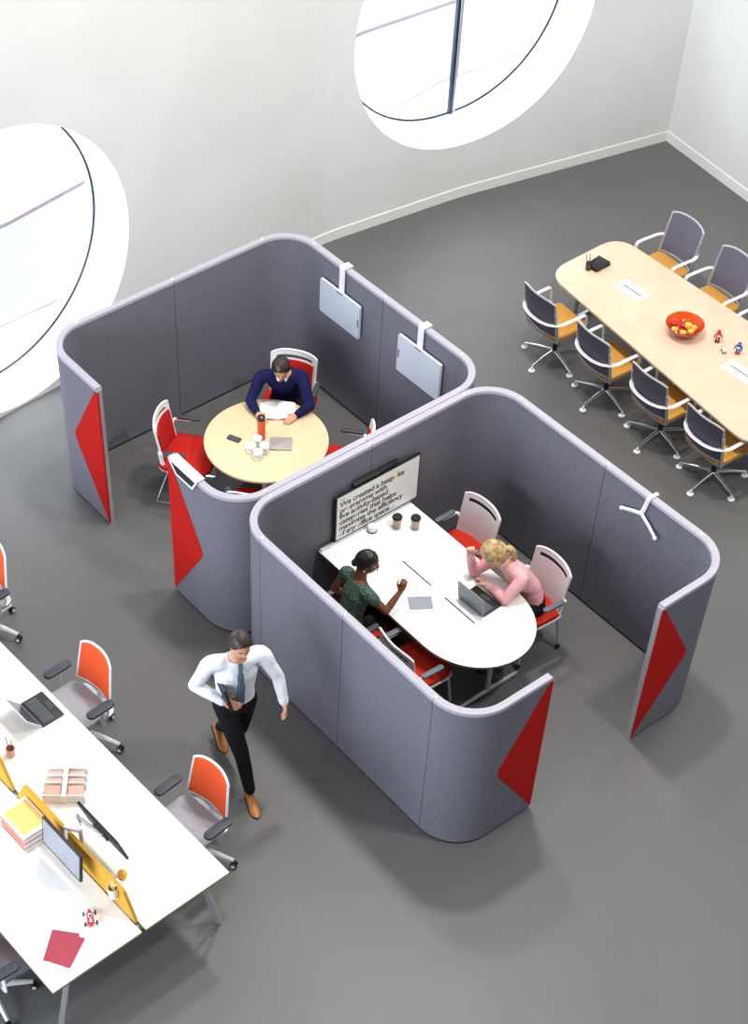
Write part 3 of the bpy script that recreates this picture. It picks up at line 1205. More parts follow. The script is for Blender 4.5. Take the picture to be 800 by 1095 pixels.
hk = empty('coat_hook', (1.86, 2.735, 1.42), 0, 'white three-armed coat hook hanging on the pod wall', 'hook')
mb = MB()
mb.tube([(.035, .0, .185), (.02, 0, .10), (0, -.005, 0)], .021, 8, up=(0, 1, 0), flat=(1, .35))
mb.tube([(.035, .002, .187), (.035, .10, .190), (.035, .102, .13)], .018, 6, up=(1, 0, 0), flat=(.3, 1))
mb.build('hanger_strap', 'white', hk)
for px, pz in ((-.19, -.06), (.20, -.11)):
    mb = MB()
    mb.tube([(0, -.005, 0), (px * .5, -.012, pz * .5), (px, -.028, pz)], [.021, .019, .016], 8, up=(0, 1, 0), flat=(1, .5))
    mb.ball((px, -.03, pz), .018, 10, 8)
    mb.build('arm', 'white', hk)

br = empty('hanging_bracket', (-.67, -.0385, 1.50), 0, 'white open bracket hung over the red edged pod end by the round table', 'bracket')
mb = MB()
F_ = [(-.21, .112), (.20, .112), (.20, .085), (.135, .0), (-.105, .0)]
I_ = [(-.145, .085), (.145, .085), (.108, .022), (-.088, .022)]
def ringpoly(outer, inner, y0, y1):
    # frame made of bars along the outline
    pass
for a_, b_ in (((-.20, .10), (.19, .10)), ((.19, .10), (.125, -.005)), ((.125, -.005), (-.10, -.005)), ((-.10, -.005), (-.20, .10))):
    mb.tube([(a_[0], -.008, a_[1]), (b_[0], -.008, b_[1])], .010, 6, up=(0, 1, 0), flat=(1, .5))
mb.box((0, .033, .1105), (.39, .085, .006))
mb.build('frame', 'white', br, smooth=False)
mb = MB()
mb.add([(-.185, -.003, .10), (.175, -.003, .10), (.12, -.003, .010), (-.095, -.003, .010), (-.185, -.007, .10), (.175, -.007, .10), (.12, -.007, .010), (-.095, -.007, .010)], [(0, 1, 2, 3), (7, 6, 5, 4), (0, 4, 5, 1), (1, 5, 6, 2), (2, 6, 7, 3), (3, 7, 4, 0)])
mb.build('slot', 'black_strip', br, smooth=False)

# ---------------------------------------------------------------- things on tables
def solid_cup(name, x, y, z, r, h, m, label, cat, group=None, lid=None, liquid=None, taper=.85):
    o = empty(name, (x, y, z), 0, label, cat, group)
    mb = MB()
    mb.lathe([(0, 0.0), (r * taper, 0), (r, h), (r - .003, h), (r * taper - .003, .004), (0, .004)], n=22)
    mb.build('cup', m, o)
    if liquid:
        mb = MB()
        mb.lathe([(0, .006), (r * taper - .005, .006), (r - .006, h * .8), (0, h * .8)], n=18)
        mb.build('drink', liquid, o)
    if lid:
        mb = MB()
        mb.lathe([(r + .002, h - .008), (r + .003, h + .004), (r - .004, h + .014), (r - .008, h + .010), (0, h + .010)], n=22)
        mb.build('lid', lid, o)
    return o

M['clearcup'] = mat('clear_cup', (250, 240, 230), 0.1, trans=0.85)
c_ = solid_cup('takeaway_cup', .235, 1.545, .7306, .042, .115, 'clearcup', 'takeaway cup of peach drink with black lid, nearer the wall screen', 'cup', 'takeaway cups', 'black', 'drink_pink')
c_ = solid_cup('takeaway_cup', .34, 1.665, .7306, .042, .115, 'clearcup', 'takeaway cup of yellow drink with black lid, right one', 'cup', 'takeaway cups', 'black', 'drink_yellow')

GW = 'white canisters on the round table'
for i, (x, y, lb) in enumerate(((-1.355, 1.235, 'white canister on the round table, touching the orange flask'), (-1.315, 1.135, 'white canister on the round table, leftmost of four, nearest the phone'),
                   (-1.235, 1.225, 'white canister on the round table, rightmost of four, nearest the silver tablet'), (-1.205, 1.130, 'white canister on the round table, front one nearest the table edge'))):
    o = empty('canister', (x, y, .7302), R(38), lb, 'canister', GW)
    mb = MB()
    mb.lathe([(.040, 0), (.043, .004), (.043, .078), (.038, .084), (0, .085)], n=22)
    mb.build('body', 'white', o)
    mb = MB()
    mb.lathe([(.044, .072), (.0445, .076), (.0445, .082), (.036, .089), (.012, .089), (.012, .094), (0, .094)], n=22)
    mb.build('lid', 'paper', o)
    mb = MB()
    for k in range(5):
        a = R(-90 + 14 * (k - 2))
        p = Vector((.0435 * math.cos(a), .0435 * math.sin(a), .045 - .01 * (k % 2)))
        mb.tube([p, p + Vector((0, 0, .018))], .0022, 5)
    mb.build('printed_mark', 'screen_dark', o)

fl = empty('flask', (-1.385, 1.275 + .02, .7302), 0, 'tall orange flask with a black lid on the round table', 'flask')
fl.location = (-1.40, 1.315, .7302)
mb = MB()
mb.lathe([(.034, 0), (.037, .004), (.037, .215), (.033, .225), (0, .226)], n=26)
mb.build('body', 'orangeplastic', fl)
mb = MB()
mb.lathe([(.034, .222), (.036, .226), (.036, .252), (.026, .258), (.024, .25), (0, .25)], n=26)
mb.build('lid', 'black', fl)
mb = MB()
mb.lathe([(.010, .25), (.011, .262), (.006, .266), (0, .266)], (.012, -.006, 0), 12)
mb.build('spout', 'screen_off', fl)

ph = empty('phone', (-1.545, 1.112, .7303), R(24), 'black phone lying on the round table', 'phone')
mb = MB(); mb.slab(rrect(.13, .066, .010, 4), 0, .009, .002); mb.build('body', 'black', ph)
mb = MB(); mb.slab(rrect(.112, .060, .004, 3), .009, .0096); mb.build('screen', 'screen_dark', ph)

tb = empty('silver_tablet', (-1.225, 1.405, .7303), R(50), 'closed silver tablet case on the round table', 'tablet')
mb = MB(); mb.slab(rrect(.20, .165, .008, 4), 0, .010, .003); mb.build('lower_case', 'laptop', tb)
mb = MB(); mb.slab(rrect(.20, .165, .008, 4), .0105, .018, .003); mb.build('lid', 'laptop', tb)
pp = MB(); pp.box((0, 0, .0008), (.05, .03, .0012)); o = pp.build('note_slip', 'paper'); o.location = (-1.07, 1.47, .7303); o.rotation_euler = (0, 0, R(50))
tag(o, 'small pale paper slip beside the silver tablet case', 'paper')

bk = empty('open_book', (-1.60, 1.655, .7303), R(53), 'open white book in front of the man in the navy jumper', 'book')
for s_ in (-1, 1):
    def pg(u, v, s_=s_):
        return (s_ * (.003 + .16 * u), -.115 + .23 * v, .010 + .022 * math.sin(PI * min(1, u * 1.0)) ** .8 * (1 - u * .45))
    mb = MB(); mb.shell(pg, 10, 2, .010); mb.build('page_block', 'paper', bk, angle=50)
mb = MB(); mb.box((0, 0, .002), (.335, .24, .003)); mb.build('cover', 'peach', bk)

# tablet, laptop on the white table
tb = empty('tablet', (1.06, 1.105, .7306), R(56), 'white framed tablet with grey screen on the white table', 'tablet')
mb = MB(); mb.slab(rrect(.245, .185, .012, 4), 0, .009, .003); mb.build('body', 'white', tb)
mb = MB(); mb.slab(rrect(.20, .15, .002, 2), .009, .0098); mb.build('screen', 'screen_off', tb)
mb = MB(); mb.lathe([(.006, .009), (.006, .0098), (0, .0098)], (.111, 0, 0), 10); mb.build('home_button', 'screen_off', tb)

def make_laptop(name, x, y, z, rz, w, d, ang, mback, mbase, label):
    """user sits on local +y; hinge on -y"""
    o = empty(name, (x, y, z), R(rz), label, 'laptop')
    mb = MB(); mb.slab(rrect(w, d, .010, 4), 0, .014, .003); b = mb.build('keyboard_base', mbase, o)
    mb = MB()
    nk, nr = 12, 5
    for j in range(nr):
        for i in range(nk):
            mb.box((-w * .43 + w * .86 * (i + .5) / nk, -d * .36 + d * .48 * (j + .5) / nr, .0150), (w * .86 / nk * .8, d * .48 / nr * .78, .0022))
    mb.build('keys', 'armgrey', b, smooth=False)
    mb = MB(); mb.box((0, d * .32, .0143), (w * .3, d * .22, .001)); mb.build('touchpad', 'armdark', b, smooth=False)
    # lid
    def lidp(px, py, pz):
        c, s = math.cos(R(ang)), math.sin(R(ang))
        # closed lid would lie over +y; open by ang
        return (px, -d / 2 + py * math.cos(R(ang)) - pz * math.sin(R(ang)) * 1, .016 + py * math.sin(R(ang)) + pz * math.cos(R(ang)))
    mb = MB()
    pl = rrect(w, d, .010, 4, 0, d / 2)
    n = len(pl)
    vs = [lidp(p[0], p[1], 0) for p in pl] + [lidp(p[0], p[1], .007) for p in pl]
    mb.add(vs, [tuple(range(n))[::-1], tuple(range(n, 2 * n))] + [(i, (i + 1) % n, (i + 1) % n + n, i + n) for i in range(n)])
    l = mb.build('lid', mback, o, smooth=False)
    mb = MB()
    pl = rrect(w * .92, d * .86, .002, 2, 0, d / 2)
    n = len(pl)
    vs = [lidp(p[0], p[1], -.0008) for p in pl] + [lidp(p[0], p[1], .0002) for p in pl]
    mb.add(vs, [tuple(range(n))[::-1], tuple(range(n, 2 * n))] + [(i, (i + 1) % n, (i + 1) % n + n, i + n) for i in range(n)])
    mb.build('screen', 'screen_dark', l, smooth=False)
    mb = MB()
    mb.tube([(-w * .4, -d / 2, .014), (w * .4, -d / 2, .014)], .006, 8)
    mb.build('hinge', 'black', o)
    return o
make_laptop('laptop', 1.345, 1.515, .7306, 2, .30, .21, 97, 'laptop_dark', 'black', 'open dark laptop in front of the woman in the pink shirt')
p_ = bl(-2.15, -.155)
make_laptop('laptop', p_.x, p_.y, .7302, 2.5, .31, .21, 128, 'board', 'black', 'open dark laptop with pale lid on the bench desk')

# ---- conference table items
pt = empty('pencil_pot', (-1.44, 5.485, .7302), 0, 'brown mesh pencil pot with thin pencils at the end of the conference table', 'pencil pot')
M['smoke'] = mat('smoked_plastic', (70, 58, 50), 0.4)
mb = MB(); mb.lathe([(0, 0), (.026, 0), (.030, .085), (.028, .085), (.024, .004), (0, .004)], n=18); mb.build('pot', 'smoke', pt)
for i, (dx, dy, L2, m_) in enumerate(((-.04, -.01, .16, 'screen_dark'), (-.015, .02, .17, 'gum'), (.0, .01, .15, 'screen_off'), (.05, .03, .145, 'black'))):
    mb = MB(); mb.tube([(dx * .1, dy * .1, .006), (dx, dy, L2)], .0035 if i < 3 else .007, 6); mb.build('pencil', m_, pt)
for i, (dz, a, lb) in enumerate(((0, 33, 'black notebook on the conference table, under the other one'), (.0175, 38, 'black notebook with rounded corners, top of the pair by the pencil pot'))):
    nb = empty('notebook', (-1.43, 5.615, .7303 + dz), R(a + 57), lb, 'notebook', 'black notebooks by the pencil pot')
    mb = MB(); mb.slab(rrect(.205, .155, .008, 3), 0, .0165, .003); mb.build('cover', 'black', nb)
    mb = MB(); mb.box((.003, 0, .0083), (.2035, .149, .011)); mb.build('pages', 'screen_off', nb)
    mb = MB(); mb.box((.085, 0, .0168), (.006, .155, .0012)); mb.build('elastic', 'screen_dark', nb)

bw = empty('fruit_bowl', (-.125, 5.475, .7302), 0, 'orange-red glass bowl of apples on the conference table', 'bowl')
prof = [(0, .008), (.05, .008), (.055, 0), (.062, 0), (.07, .014), (.125, .05), (.168, .098), (.186, .135), (.183, .137), (.163, .101), (.12, .055), (.066, .020), (0, .016)]
mb = MB(); mb.lathe(prof, n=48); mb.build('glass', 'bowl', bw)
GA = 'apples in the orange glass bowl'
for i, (x, y, z, m_, lb) in enumerate(((-.035, .03, .06, 'redapple', 'red apple in the centre back of the glass bowl'), (.0, -.055, .058, 'redapple', 'red apple in the middle of the glass bowl, ringed by yellow ones'),
        (-.095, -.045, .085, 'redapple', 'pale pinkish red apple leftmost in the glass bowl'), (.06, .07, .072, 'yapple', 'yellow apple at the back right of the glass bowl'),
        (.085, .0, .080, 'yapple', 'large yellow apple at the right in the glass bowl'), (-.02, -.115, .092, 'yapple', 'yellow apple at the front left of the glass bowl'),
        (.055, -.075, .078, 'yapple', 'yellow apple at the front right of the glass bowl'), (.035, .01, .118, 'yapple', 'small yellow apple on top of the heap'))):
    a = empty('apple', (-.125 + x, 5.475 + y, .7302 + z), R(40 * i), lb, 'apple', GA)
    mb = MB()
    r_ = .036
    mb.lathe([(0, -r_ * .82), (r_ * .35, -r_ * .9), (r_ * .8, -r_ * .6), (r_ * 1.02, .05 * r_), (r_ * .85, r_ * .65), (r_ * .4, r_ * .88), (.006, r_ * .66), (0, r_ * .64)], n=18)
    mb.build('flesh', m_, a)
    mb = MB(); mb.tube([(0, 0, r_ * .6), (.003, 0, r_ * 1.1)], .0016, 5); mb.build('stem', 'gum', a)

def toy_robot(name, x, y, rz, c_body, c_limb, c_feet, h, label, head):
    o = empty(name, (x, y, .7302), R(rz), label, 'toy')
    k = h / .15
    def B(nm, c, s, m_, bev=.004):
        mb = MB(); mb.box(tuple(i * k for i in c), tuple(i * k for i in s), bev * k); return mb.build(nm, m_, o)
    B('body', (0, 0, .078), (.044, .034, .045), c_body)
    if head == 'round':
        mb = MB(); mb.lathe([(0, .100 * k), (.017 * k, .103 * k), (.021 * k, .118 * k), (.017 * k, .136 * k), (0, .143 * k)], n=16); mb.build('head', c_body, o)
    else:
        B('head', (0, 0, .120), (.03, .028, .028), c_limb)
        mb = MB(); mb.lathe([(0, 0), (.004, 0), (.003, .02), (0, .02)], (0, 0, .133 * k), 8); mb.build('antenna', 'white', o)
    mb = MB()
    for s in (-1, 1):
        mb.ball((s * .008 * k, -.0165 * k if head != 'round' else -.019 * k, .121 * k), .0035 * k, 8, 6)
    mb.build('eyes', 'yellow', o)
    mb = MB(); mb.box((0, -.0175 * k, .080 * k), (.024 * k, .002, .022 * k)); mb.build('chest_plate', 'white', o)
    for s in (-1, 1):
        mb = MB(); mb.tube(fillet([(s * .022 * k, 0, .094 * k), (s * .036 * k, 0, .088 * k), (s * .036 * k, -.018 * k, .066 * k)], .008), .0065 * k, 8)
        mb.ball((s * .036 * k, -.020 * k, .063 * k), .008 * k, 8, 6)
        mb.build('arm', c_limb, o)
        B('leg', (s * .012, 0, .036), (.015, .018, .042), c_limb)
        B('foot', (s * .013, -.006, .008), (.020, .036, .016), c_feet)
    return o
toy_robot('toy_robot', .155, 5.655, 40, 'red', 'red', 'black', .145, 'red toy robot standing on the conference table beside the bowl', 'round')
toy_robot('toy_robot', .40, 5.675, 20, 'blue', 'blue', 'red', .145, 'blue toy robot with red feet standing on the conference table', 'box')
td = empty('toy_dog', (.30, 5.585, .7302), R(150), 'small white toy dog on wheels between the two toy robots', 'toy')
mb = MB(); mb.tube([(-.025, 0, .03), (.02, 0, .032)], [.014, .012], 10); mb.ball((-.025, 0, .03), .014, 10, 8); mb.build('body', 'white', td)
mb = MB(); mb.ball((.032, 0, .046), (.013, .011, .012), 12, 8); mb.ball((.045, 0, .042), (.008, .006, .006), 8, 6); mb.build('head', 'white', td)
for s in (-1, 1):
    mb = MB(); mb.ball((.028, s * .012, .048), (.005, .003, .009), 8, 6); mb.build('ear', 'black', td)
    for x in (-.024, .018):
        mb = MB(); mb.lathe([(0, -.003), (.011, -.003), (.011, .003), (0, .003)], (x, s * .015, .011), 12, axis=(0, 1, 0)); mb.build('wheel', 'gum', td)

# ---- bench desk items
def bench_empty(name, x, y, z, rz, label, cat, group=None):
    p = bl(x, y)
    return empty(name, (p.x, p.y, z), R(2.5 + rz), label, cat, group)
def screen_piece(xa, xb, ta, tb, label):
    o = bench_empty('divider_screen', 0, -.7825, .7302, 0, label, 'screen', 'yellow felt divider screens')
    th = .026
    pr_ = [(xa, .012), (xb, .012), (xb + (-.015 if xb < 0 else 0), .05), (tb, .26), (tb - .03, .275), (ta + .03, .275), (ta, .26)]
    n = len(pr_)
    vs = [(p[0], -th / 2, p[1]) for p in pr_] + [(p[0], th / 2, p[1]) for p in pr_]
    mb = MB()
    mb.add(vs, [tuple(range(n)), tuple(range(n, 2 * n))[::-1]] + [(i, i + n, (i + 1) % n + n, (i + 1) % n) for i in range(n)])
    mb.build('felt_panel', 'yellowfelt', o, smooth=False)
    for x in (xa + .03, xb - .03):
        mb = MB(); mb.box((x, 0, .006), (.06, .03, .012)); mb.build('foot_clip', 'black', o, smooth=False)
    return o
screen_piece(-1.56, -.08, -1.44, -.20, 'yellow felt divider screen at the near end of the bench desk')
screen_piece(-3.10, -1.62, -2.98, -1.75, 'yellow felt divider screen cut off by the left picture edge')

def monitor(x, y, zc, tilt, yaw, label, front):
    """front=+1 faces local +y"""
    o = bench_empty('monitor', x, y, zc, yaw, label, 'monitor', 'monitors on the bench desk')
    w, h = .47, .285
    rot = Matrix.Rotation(R(tilt), 4, 'X')
    def bx(nm, c, s, m_, par=o):
        mb = MB(); mb.T = rot; mb.box(c, s); return mb.build(nm, m_, par, smooth=False)
    hs = bx('housing', (0, 0, 0), (w, .022, h), 'black')
    bx('screen', (0, .0115 * front, .004), (w - .022, .002, h - .03), 'screen_off', hs)
    bx('rear_plate', (0, -.02 * front, 0), (.12, .022, .12), 'screen_dark')
    return o
monitor(-.79, -.90, .985, -6, 0, 'grey screened monitor in front of the yellow divider, nearest the picture bottom', -1)
monitor(-.70, -.60, 1.04, 16, 0, 'monitor seen from above and behind, on the far side of the yellow divider', 1)
ar = bench_empty('desk_stand', -.79, -.7825, .7302, 0, 'white twin monitor stand clamped between the two monitors', 'stand')
mb = MB(); mb.tube([(0, .05, 0), (0, .05, .36)], .016, 12); mb.lathe([(.04, 0), (.04, .012), (0, .012)], (0, .05, 0), 16); mb.build('post', 'white_alu', ar)
for tgt in ((0, -.085, .265), (.12, .155, .315)):
    mb = MB()
    m1 = (-.09 if tgt[1] < 0 else -.12, (tgt[1] + .05) / 2, .33)
    mb.tube([(0, .05, .33), m1], .017, 8); mb.tube([m1, tgt], .015, 8)
    mb.ball(m1, .022, 10, 8); mb.ball(tgt, .022, 10, 8)
    mb.build('arm', 'white_alu', ar)

tr = bench_empty('paper_tray_stack', -1.25, -.925, .7302, 0, 'stack of white paper trays with orange edges and yellow sheet on top', 'paper trays')
for k in range(3):
    mb = MB()
    z = .055 * k
    mb.box((0, 0, z + .004), (.32, .235, .006))
    for sx in (-1, 1):
        mb.box((sx * .158, 0, z + .022), (.004, .235, .036))
    mb.box((0, .116, z + .022), (.32, .004, .036))
    t_ = mb.build('tray', 'white', tr, smooth=False)
    mb = MB(); mb.box((0, -.004, z + .020), (.305, .222, .026)); mb.build('orange_sheets', 'bread', t_, smooth=False)
mb = MB(); mb.box((-.0, -.0, .172), (.325, .24, .014)); mb.build('white_book', 'paper', tr, smooth=False)
mb = MB(); mb.box((-.0, .004, .1805), (.265, .20, .003)); mb.build('yellow_sheet', 'straw', tr, smooth=False)

fo = bench_empty('file_organiser', -1.40, -.46, .7302, 49.5, 'white file organiser with pale pink files on the bench desk', 'file organiser')
mb = MB(); mb.box((0, 0, .004), (.32, .30, .006)); mb.build('base', 'white', fo, smooth=False)
for y in (-.145, -.02, .05, .12):
    mb = MB(); mb.box((0, y, .05), (.32, .008, .09)); mb.build('divider', 'white', fo, smooth=False)
mb = MB(); mb.box((.0, -.01, .052), (.035, .30, .096)); mb.build('centre_band', 'paper', fo, smooth=False)
for s_ in (-1, 1):
    for y, w_ in ((-.083, .10), (.015, .04), (.085, .04)):
        mb = MB(); mb.box((s_ * .085, y, .040), (.115, w_, .066)); mb.build('file', 'peach', fo, smooth=False)

cp = bench_empty('pen_holder', -.30, -.815, .86, 0, 'white pen holder with yellow pens hooked on the yellow divider end', 'pen holder')
mb = MB(); mb.lathe([(0, 0), (.034, 0), (.040, .11), (.037, .11), (.031, .005), (0, .005)], n=20)
mb.box((0, .035, .137), (.05, .055, .006)); mb.box((0, .0, .12), (.05, .006, .04)); mb.build('cup', 'white', cp)
for dx, dy in ((.0, .01), (.014, -.008), (-.012, -.004)):
    mb = MB(); mb.tube([(dx * .6, dy * .6, .008), (dx * 1.6, dy * 1.6, .165)], .006, 7); mb.build('pen', 'yellow', cp)
of = bench_empty('orange_fruit', -.47, -.62, .7302, 0, 'yellow orange fruit on the bench desk beside the divider', 'fruit')
mb = MB(); mb.ball((0, 0, .034), (.038, .038, .034), 20, 14); mb.build('peel', 'yapple', of)
mb = MB(); mb.lathe([(0, 0), (.004, 0), (.003, .004), (0, .004)], (0, 0, .067), 8); mb.build('stem', 'gum', of)
pc = bench_empty('pencil_cup', -1.93, -.60, .7302, 0, 'peach pencil cup with two thin pencils near the left picture edge', 'pencil cup')
mb = MB(); mb.lathe([(0, 0), (.032, 0), (.037, .085), (.034, .085), (.029, .005), (0, .005)], n=18); mb.build('cup', 'peach', pc)
for dx, dy in ((-.045, .0), (.005, .02)):
    mb = MB(); mb.tube([(dx * .2, dy * .2, .008), (dx, dy, .18)], .0035, 6); mb.build('pencil', 'gum', pc)
for i, (dx, dy, dz, a, lb) in enumerate(((-.03, -.005, 0, -28, 'crimson folder on the bench desk corner, lower of the two'), (.0, .0, .0035, -38, 'crimson folder on the bench desk corner, upper of the two'))):
    mb = MB(); mb.slab([(x, y) for x, y in rrect(.20, .26, .004, 2)], 0, .003)
    mb.box((-.098, 0, .0015), (.006, .26, .0042))
    f_ = mb.build('folder', 'crimson', None, smooth=False)
    p = bl(-.235 + dx, -1.305 + dy)
    f_.location = (p.x, p.y, .7303 + dz); f_.rotation_euler = (0, 0, R(a + 68 + 2.5))
    tag(f_, lb, 'folder', 'crimson folders')
car = bench_empty('toy_racing_car', -.325, -1.015, .7302, 152, 'red toy racing car with black wheels on the bench desk', 'toy car')
mb = MB()
mb.tube([(-.075, 0, .022), (-.045, 0, .026), (.0, 0, .026), (.045, 0, .022), (.078, 0, .016)], [.012, .024, .024, .016, .006], 12, up=(0, 0, 1), flat=(1, .75))
mb.build('body', 'red', car)
mb = MB(); mb.ball((.0, 0, .044), (.022, .016, .010), 12, 8); mb.build('cockpit', 'white', car)
mb = MB(); mb.ball((-.008, 0, .055), .011, 12, 8); mb.build('driver_head', 'blue', car)
mb = MB(); mb.box((-.045, 0, .0475), (.025, .018, .002)); mb.build('number_plate', 'white', car)
for x in (-.048, .042):
    mb = MB(); mb.tube([(x, -.042, .016), (x, .042, .016)], .0025, 6); mb.build('axle', 'alu', car)
    for s in (-1, 1):
        mb = MB(); mb.lathe([(0, -.006), (.014, -.006), (.0165, -.003), (.0165, .003), (.014, .006), (0, .006)], (x, s * .043, .0165), 16, axis=(0, 1, 0)); mb.build('wheel', 'black', car)
ps = MB(); ps.box((0, 0, .0006), (.28, .20, .0010)); o = ps.build('printed_sheet', 'paper'); p = bl(-.93, -1.10); o.location = (p.x, p.y, .7302); o.rotation_euler = (0, 0, R(2))
tag(o, 'faintly printed paper sheet in front of the grey screened monitor', 'paper')

# ---------------------------------------------------------------- people
def bake(o):
    """turn the evaluated (remeshed, smoothed) surface into the object's own mesh"""
    bpy.context.view_layer.update()
    dg = bpy.context.evaluated_depsgraph_get()
    me = bpy.data.meshes.new_from_object(o.evaluated_get(dg))
    o.modifiers.clear()
    o.data = me
    me.polygons.foreach_set('use_smooth', [True] * len(me.polygons))
    return o

def blob(name, mb, m, parent, voxel=.009, it=6, fac=.5):
    o = mb.build(name, m, None)
    r_ = o.modifiers.new('r', 'REMESH')
    r_.mode = 'VOXEL'
    r_.voxel_size = voxel
    s_ = o.modifiers.new('s', 'SMOOTH')
    s_.factor = fac
    s_.iterations = it
    bake(o)
    o.parent = parent
    return o

def limb(mb, pts, rr, n=14, dens=4):
    P = smooth_path(pts, dens)
    K = len(pts) - 1
    R_ = []
    for i in range(len(P)):
        t = i / (len(P) - 1) * K
        k = min(int(t), K - 1)
        R_.append(rr[k] + (rr[k + 1] - rr[k]) * (t - k))
    mb.tube(P, R_, n)
    mb.ball(P[0], R_[0] * .99, 14, 10)
    mb.ball(P[-1], R_[-1] * .99, 14, 10)

def torso(mb, pts, rr, f, flat):
    P = [Vector(p) for p in pts]
    for i in range(len(P) - 1):      # dense ellipsoids along the spine give a smooth trunk
        for k in range(6):
            t = k / 6
            p = P[i].lerp(P[i + 1], t)
            r_ = rr[i] + (rr[i + 1] - rr[i]) * t
            d = (P[i + 1] - P[i]).normalized()
            l = Vector(f).cross(d).normalized()
            ff = d.cross(l).normalized()
            rot = Matrix((l, ff, d)).transposed()
            fl = flat[i] + (flat[i + 1] - flat[i]) * t
            mb.ball(p, (r_, r_ * fl, .055), 20, 12, rot=rot)

def frame(fwd, up):
    u = Vector(up).normalized()
    f = Vector(fwd)
    f = (f - u * f.dot(u)).normalized()
    r_ = f.cross(u).normalized()          # person's right
    return Matrix((r_, f, u)).transposed()

def head_pt(d, extra=0.0, hair=None):
    """d: unit direction in head space (x right, y forward, z up); returns point"""
    x, y, z = d
    a, b, c = .073, .094, .116
    p = Vector((x * a, y * b, z * c))
    if z < 0:
        t = -z
        p.x *= 1 - .34 * t ** 1.4
        if y < 0:
            p.y *= 1 - .45 * t
            p.z *= 1 - .25 * t * (-y)
        else:
            p.y *= 1 + .02 * t
    if y > 0:
        p.x *= 1 - .06 * y
        g = lambda cx, cz, sx, sz: math.exp(-((p.x - cx) / sx) ** 2 - ((p.z - cz) / sz) ** 2)
        if not hair:
            p.y += .020 * g(0, -.022, .010, .016) + .008 * g(0, .002, .007, .020)
            p.y -= .009 * (g(.030, .004, .015, .011) + g(-.030, .004, .015, .011))
            p.y += .005 * (g(.028, .026, .022, .007) + g(-.028, .026, .022, .007))
            p.y += .006 * g(0, -.060, .020, .009) + .007 * g(0, -.094, .020, .014)
            p.y -= .004 * g(0, -.046, .020, .005)
    p += Vector(d) * extra
    return p

def head(mb, c, rot, nu=56, nv=40):
    vs, fs = [], []
    dirs = []
    dirs.append((0, 0, -1))
    for i in range(1, nv):
        a = -PI / 2 + PI * i / nv
        for k in range(nu):
            b = 2 * PI * k / nu
            dirs.append((math.cos(a) * math.cos(b), math.cos(a) * math.sin(b), math.sin(a)))
    dirs.append((0, 0, 1))
    for d in dirs:
        vs.append(rot @ head_pt(d) + Vector(c))
    for k in range(nu):
        fs.append((0, 1 + (k + 1) % nu, 1 + k))
        fs.append((len(vs) - 1, 1 + (nv - 2) * nu + k, 1 + (nv - 2) * nu + (k + 1) % nu))
    for i in range(nv - 2):
        for k in range(nu):
            k2 = (k + 1) % nu
            fs.append((1 + i * nu + k, 1 + i * nu + k2, 1 + (i + 1) * nu + k2, 1 + (i + 1) * nu + k))
    mb.add(vs, fs)
    for s in (-1, 1):      # ears
        mb.ball(Vector(c) + rot @ Vector((s * .074, -.004, -.006)), (.009, .020, .030), 12, 10, rot=rot)

def hair_shell(c, rot, style, th=.014, seed=1):
    mb = MB()
    nu, nv = 48, 34
    dirs = [(0, 0, -1)]
    for i in range(1, nv):
        a = -PI / 2 + PI * i / nv
        for k in range(nu):
            b = 2 * PI * k / nu
            dirs.append((math.cos(a) * math.cos(b), math.cos(a) * math.sin(b), math.sin(a)))
    dirs.append((0, 0, 1))
    vs, fs = [], []
    for d in dirs:
        x, y, z = d
        t = (y + 1) / 2
        if style == 'long':
            thr = -.8 + 1.3 * max(0, (t - .45) / .55) ** 1.5 - .15 * abs(x)
        elif style == 'crop':
            thr = -.42 + .98 * t ** 1.5
        else:
            thr = -.35 + 1.04 * t ** 1.7 - .10 * abs(x)
        k = max(0, min(1, (z - thr) / .10))
        k = k * k * (3 - 2 * k)
        wav = .0025 * math.sin(13 * x + 9 * z + seed) * math.sin(11 * y + 7 * x)
        ext = -.016 + (th + .016 + wav) * k
        if style == 'swept' and z > .3:
            ext += .012 * k * max(0, y + .3) * z
        vs.append(rot @ head_pt(d, ext, True) + Vector(c))
    for k in range(nu):
        fs.append((0, 1 + (k + 1) % nu, 1 + k))
        fs.append((len(vs) - 1, 1 + (nv - 2) * nu + k, 1 + (nv - 2) * nu + (k + 1) % nu))
    for i in range(nv - 2):
        for k in range(nu):
            k2 = (k + 1) % nu
            fs.append((1 + i * nu + k, 1 + i * nu + k2, 1 + (i + 1) * nu + k2, 1 + (i + 1) * nu + k))
    mb.add(vs, fs)
    return mb

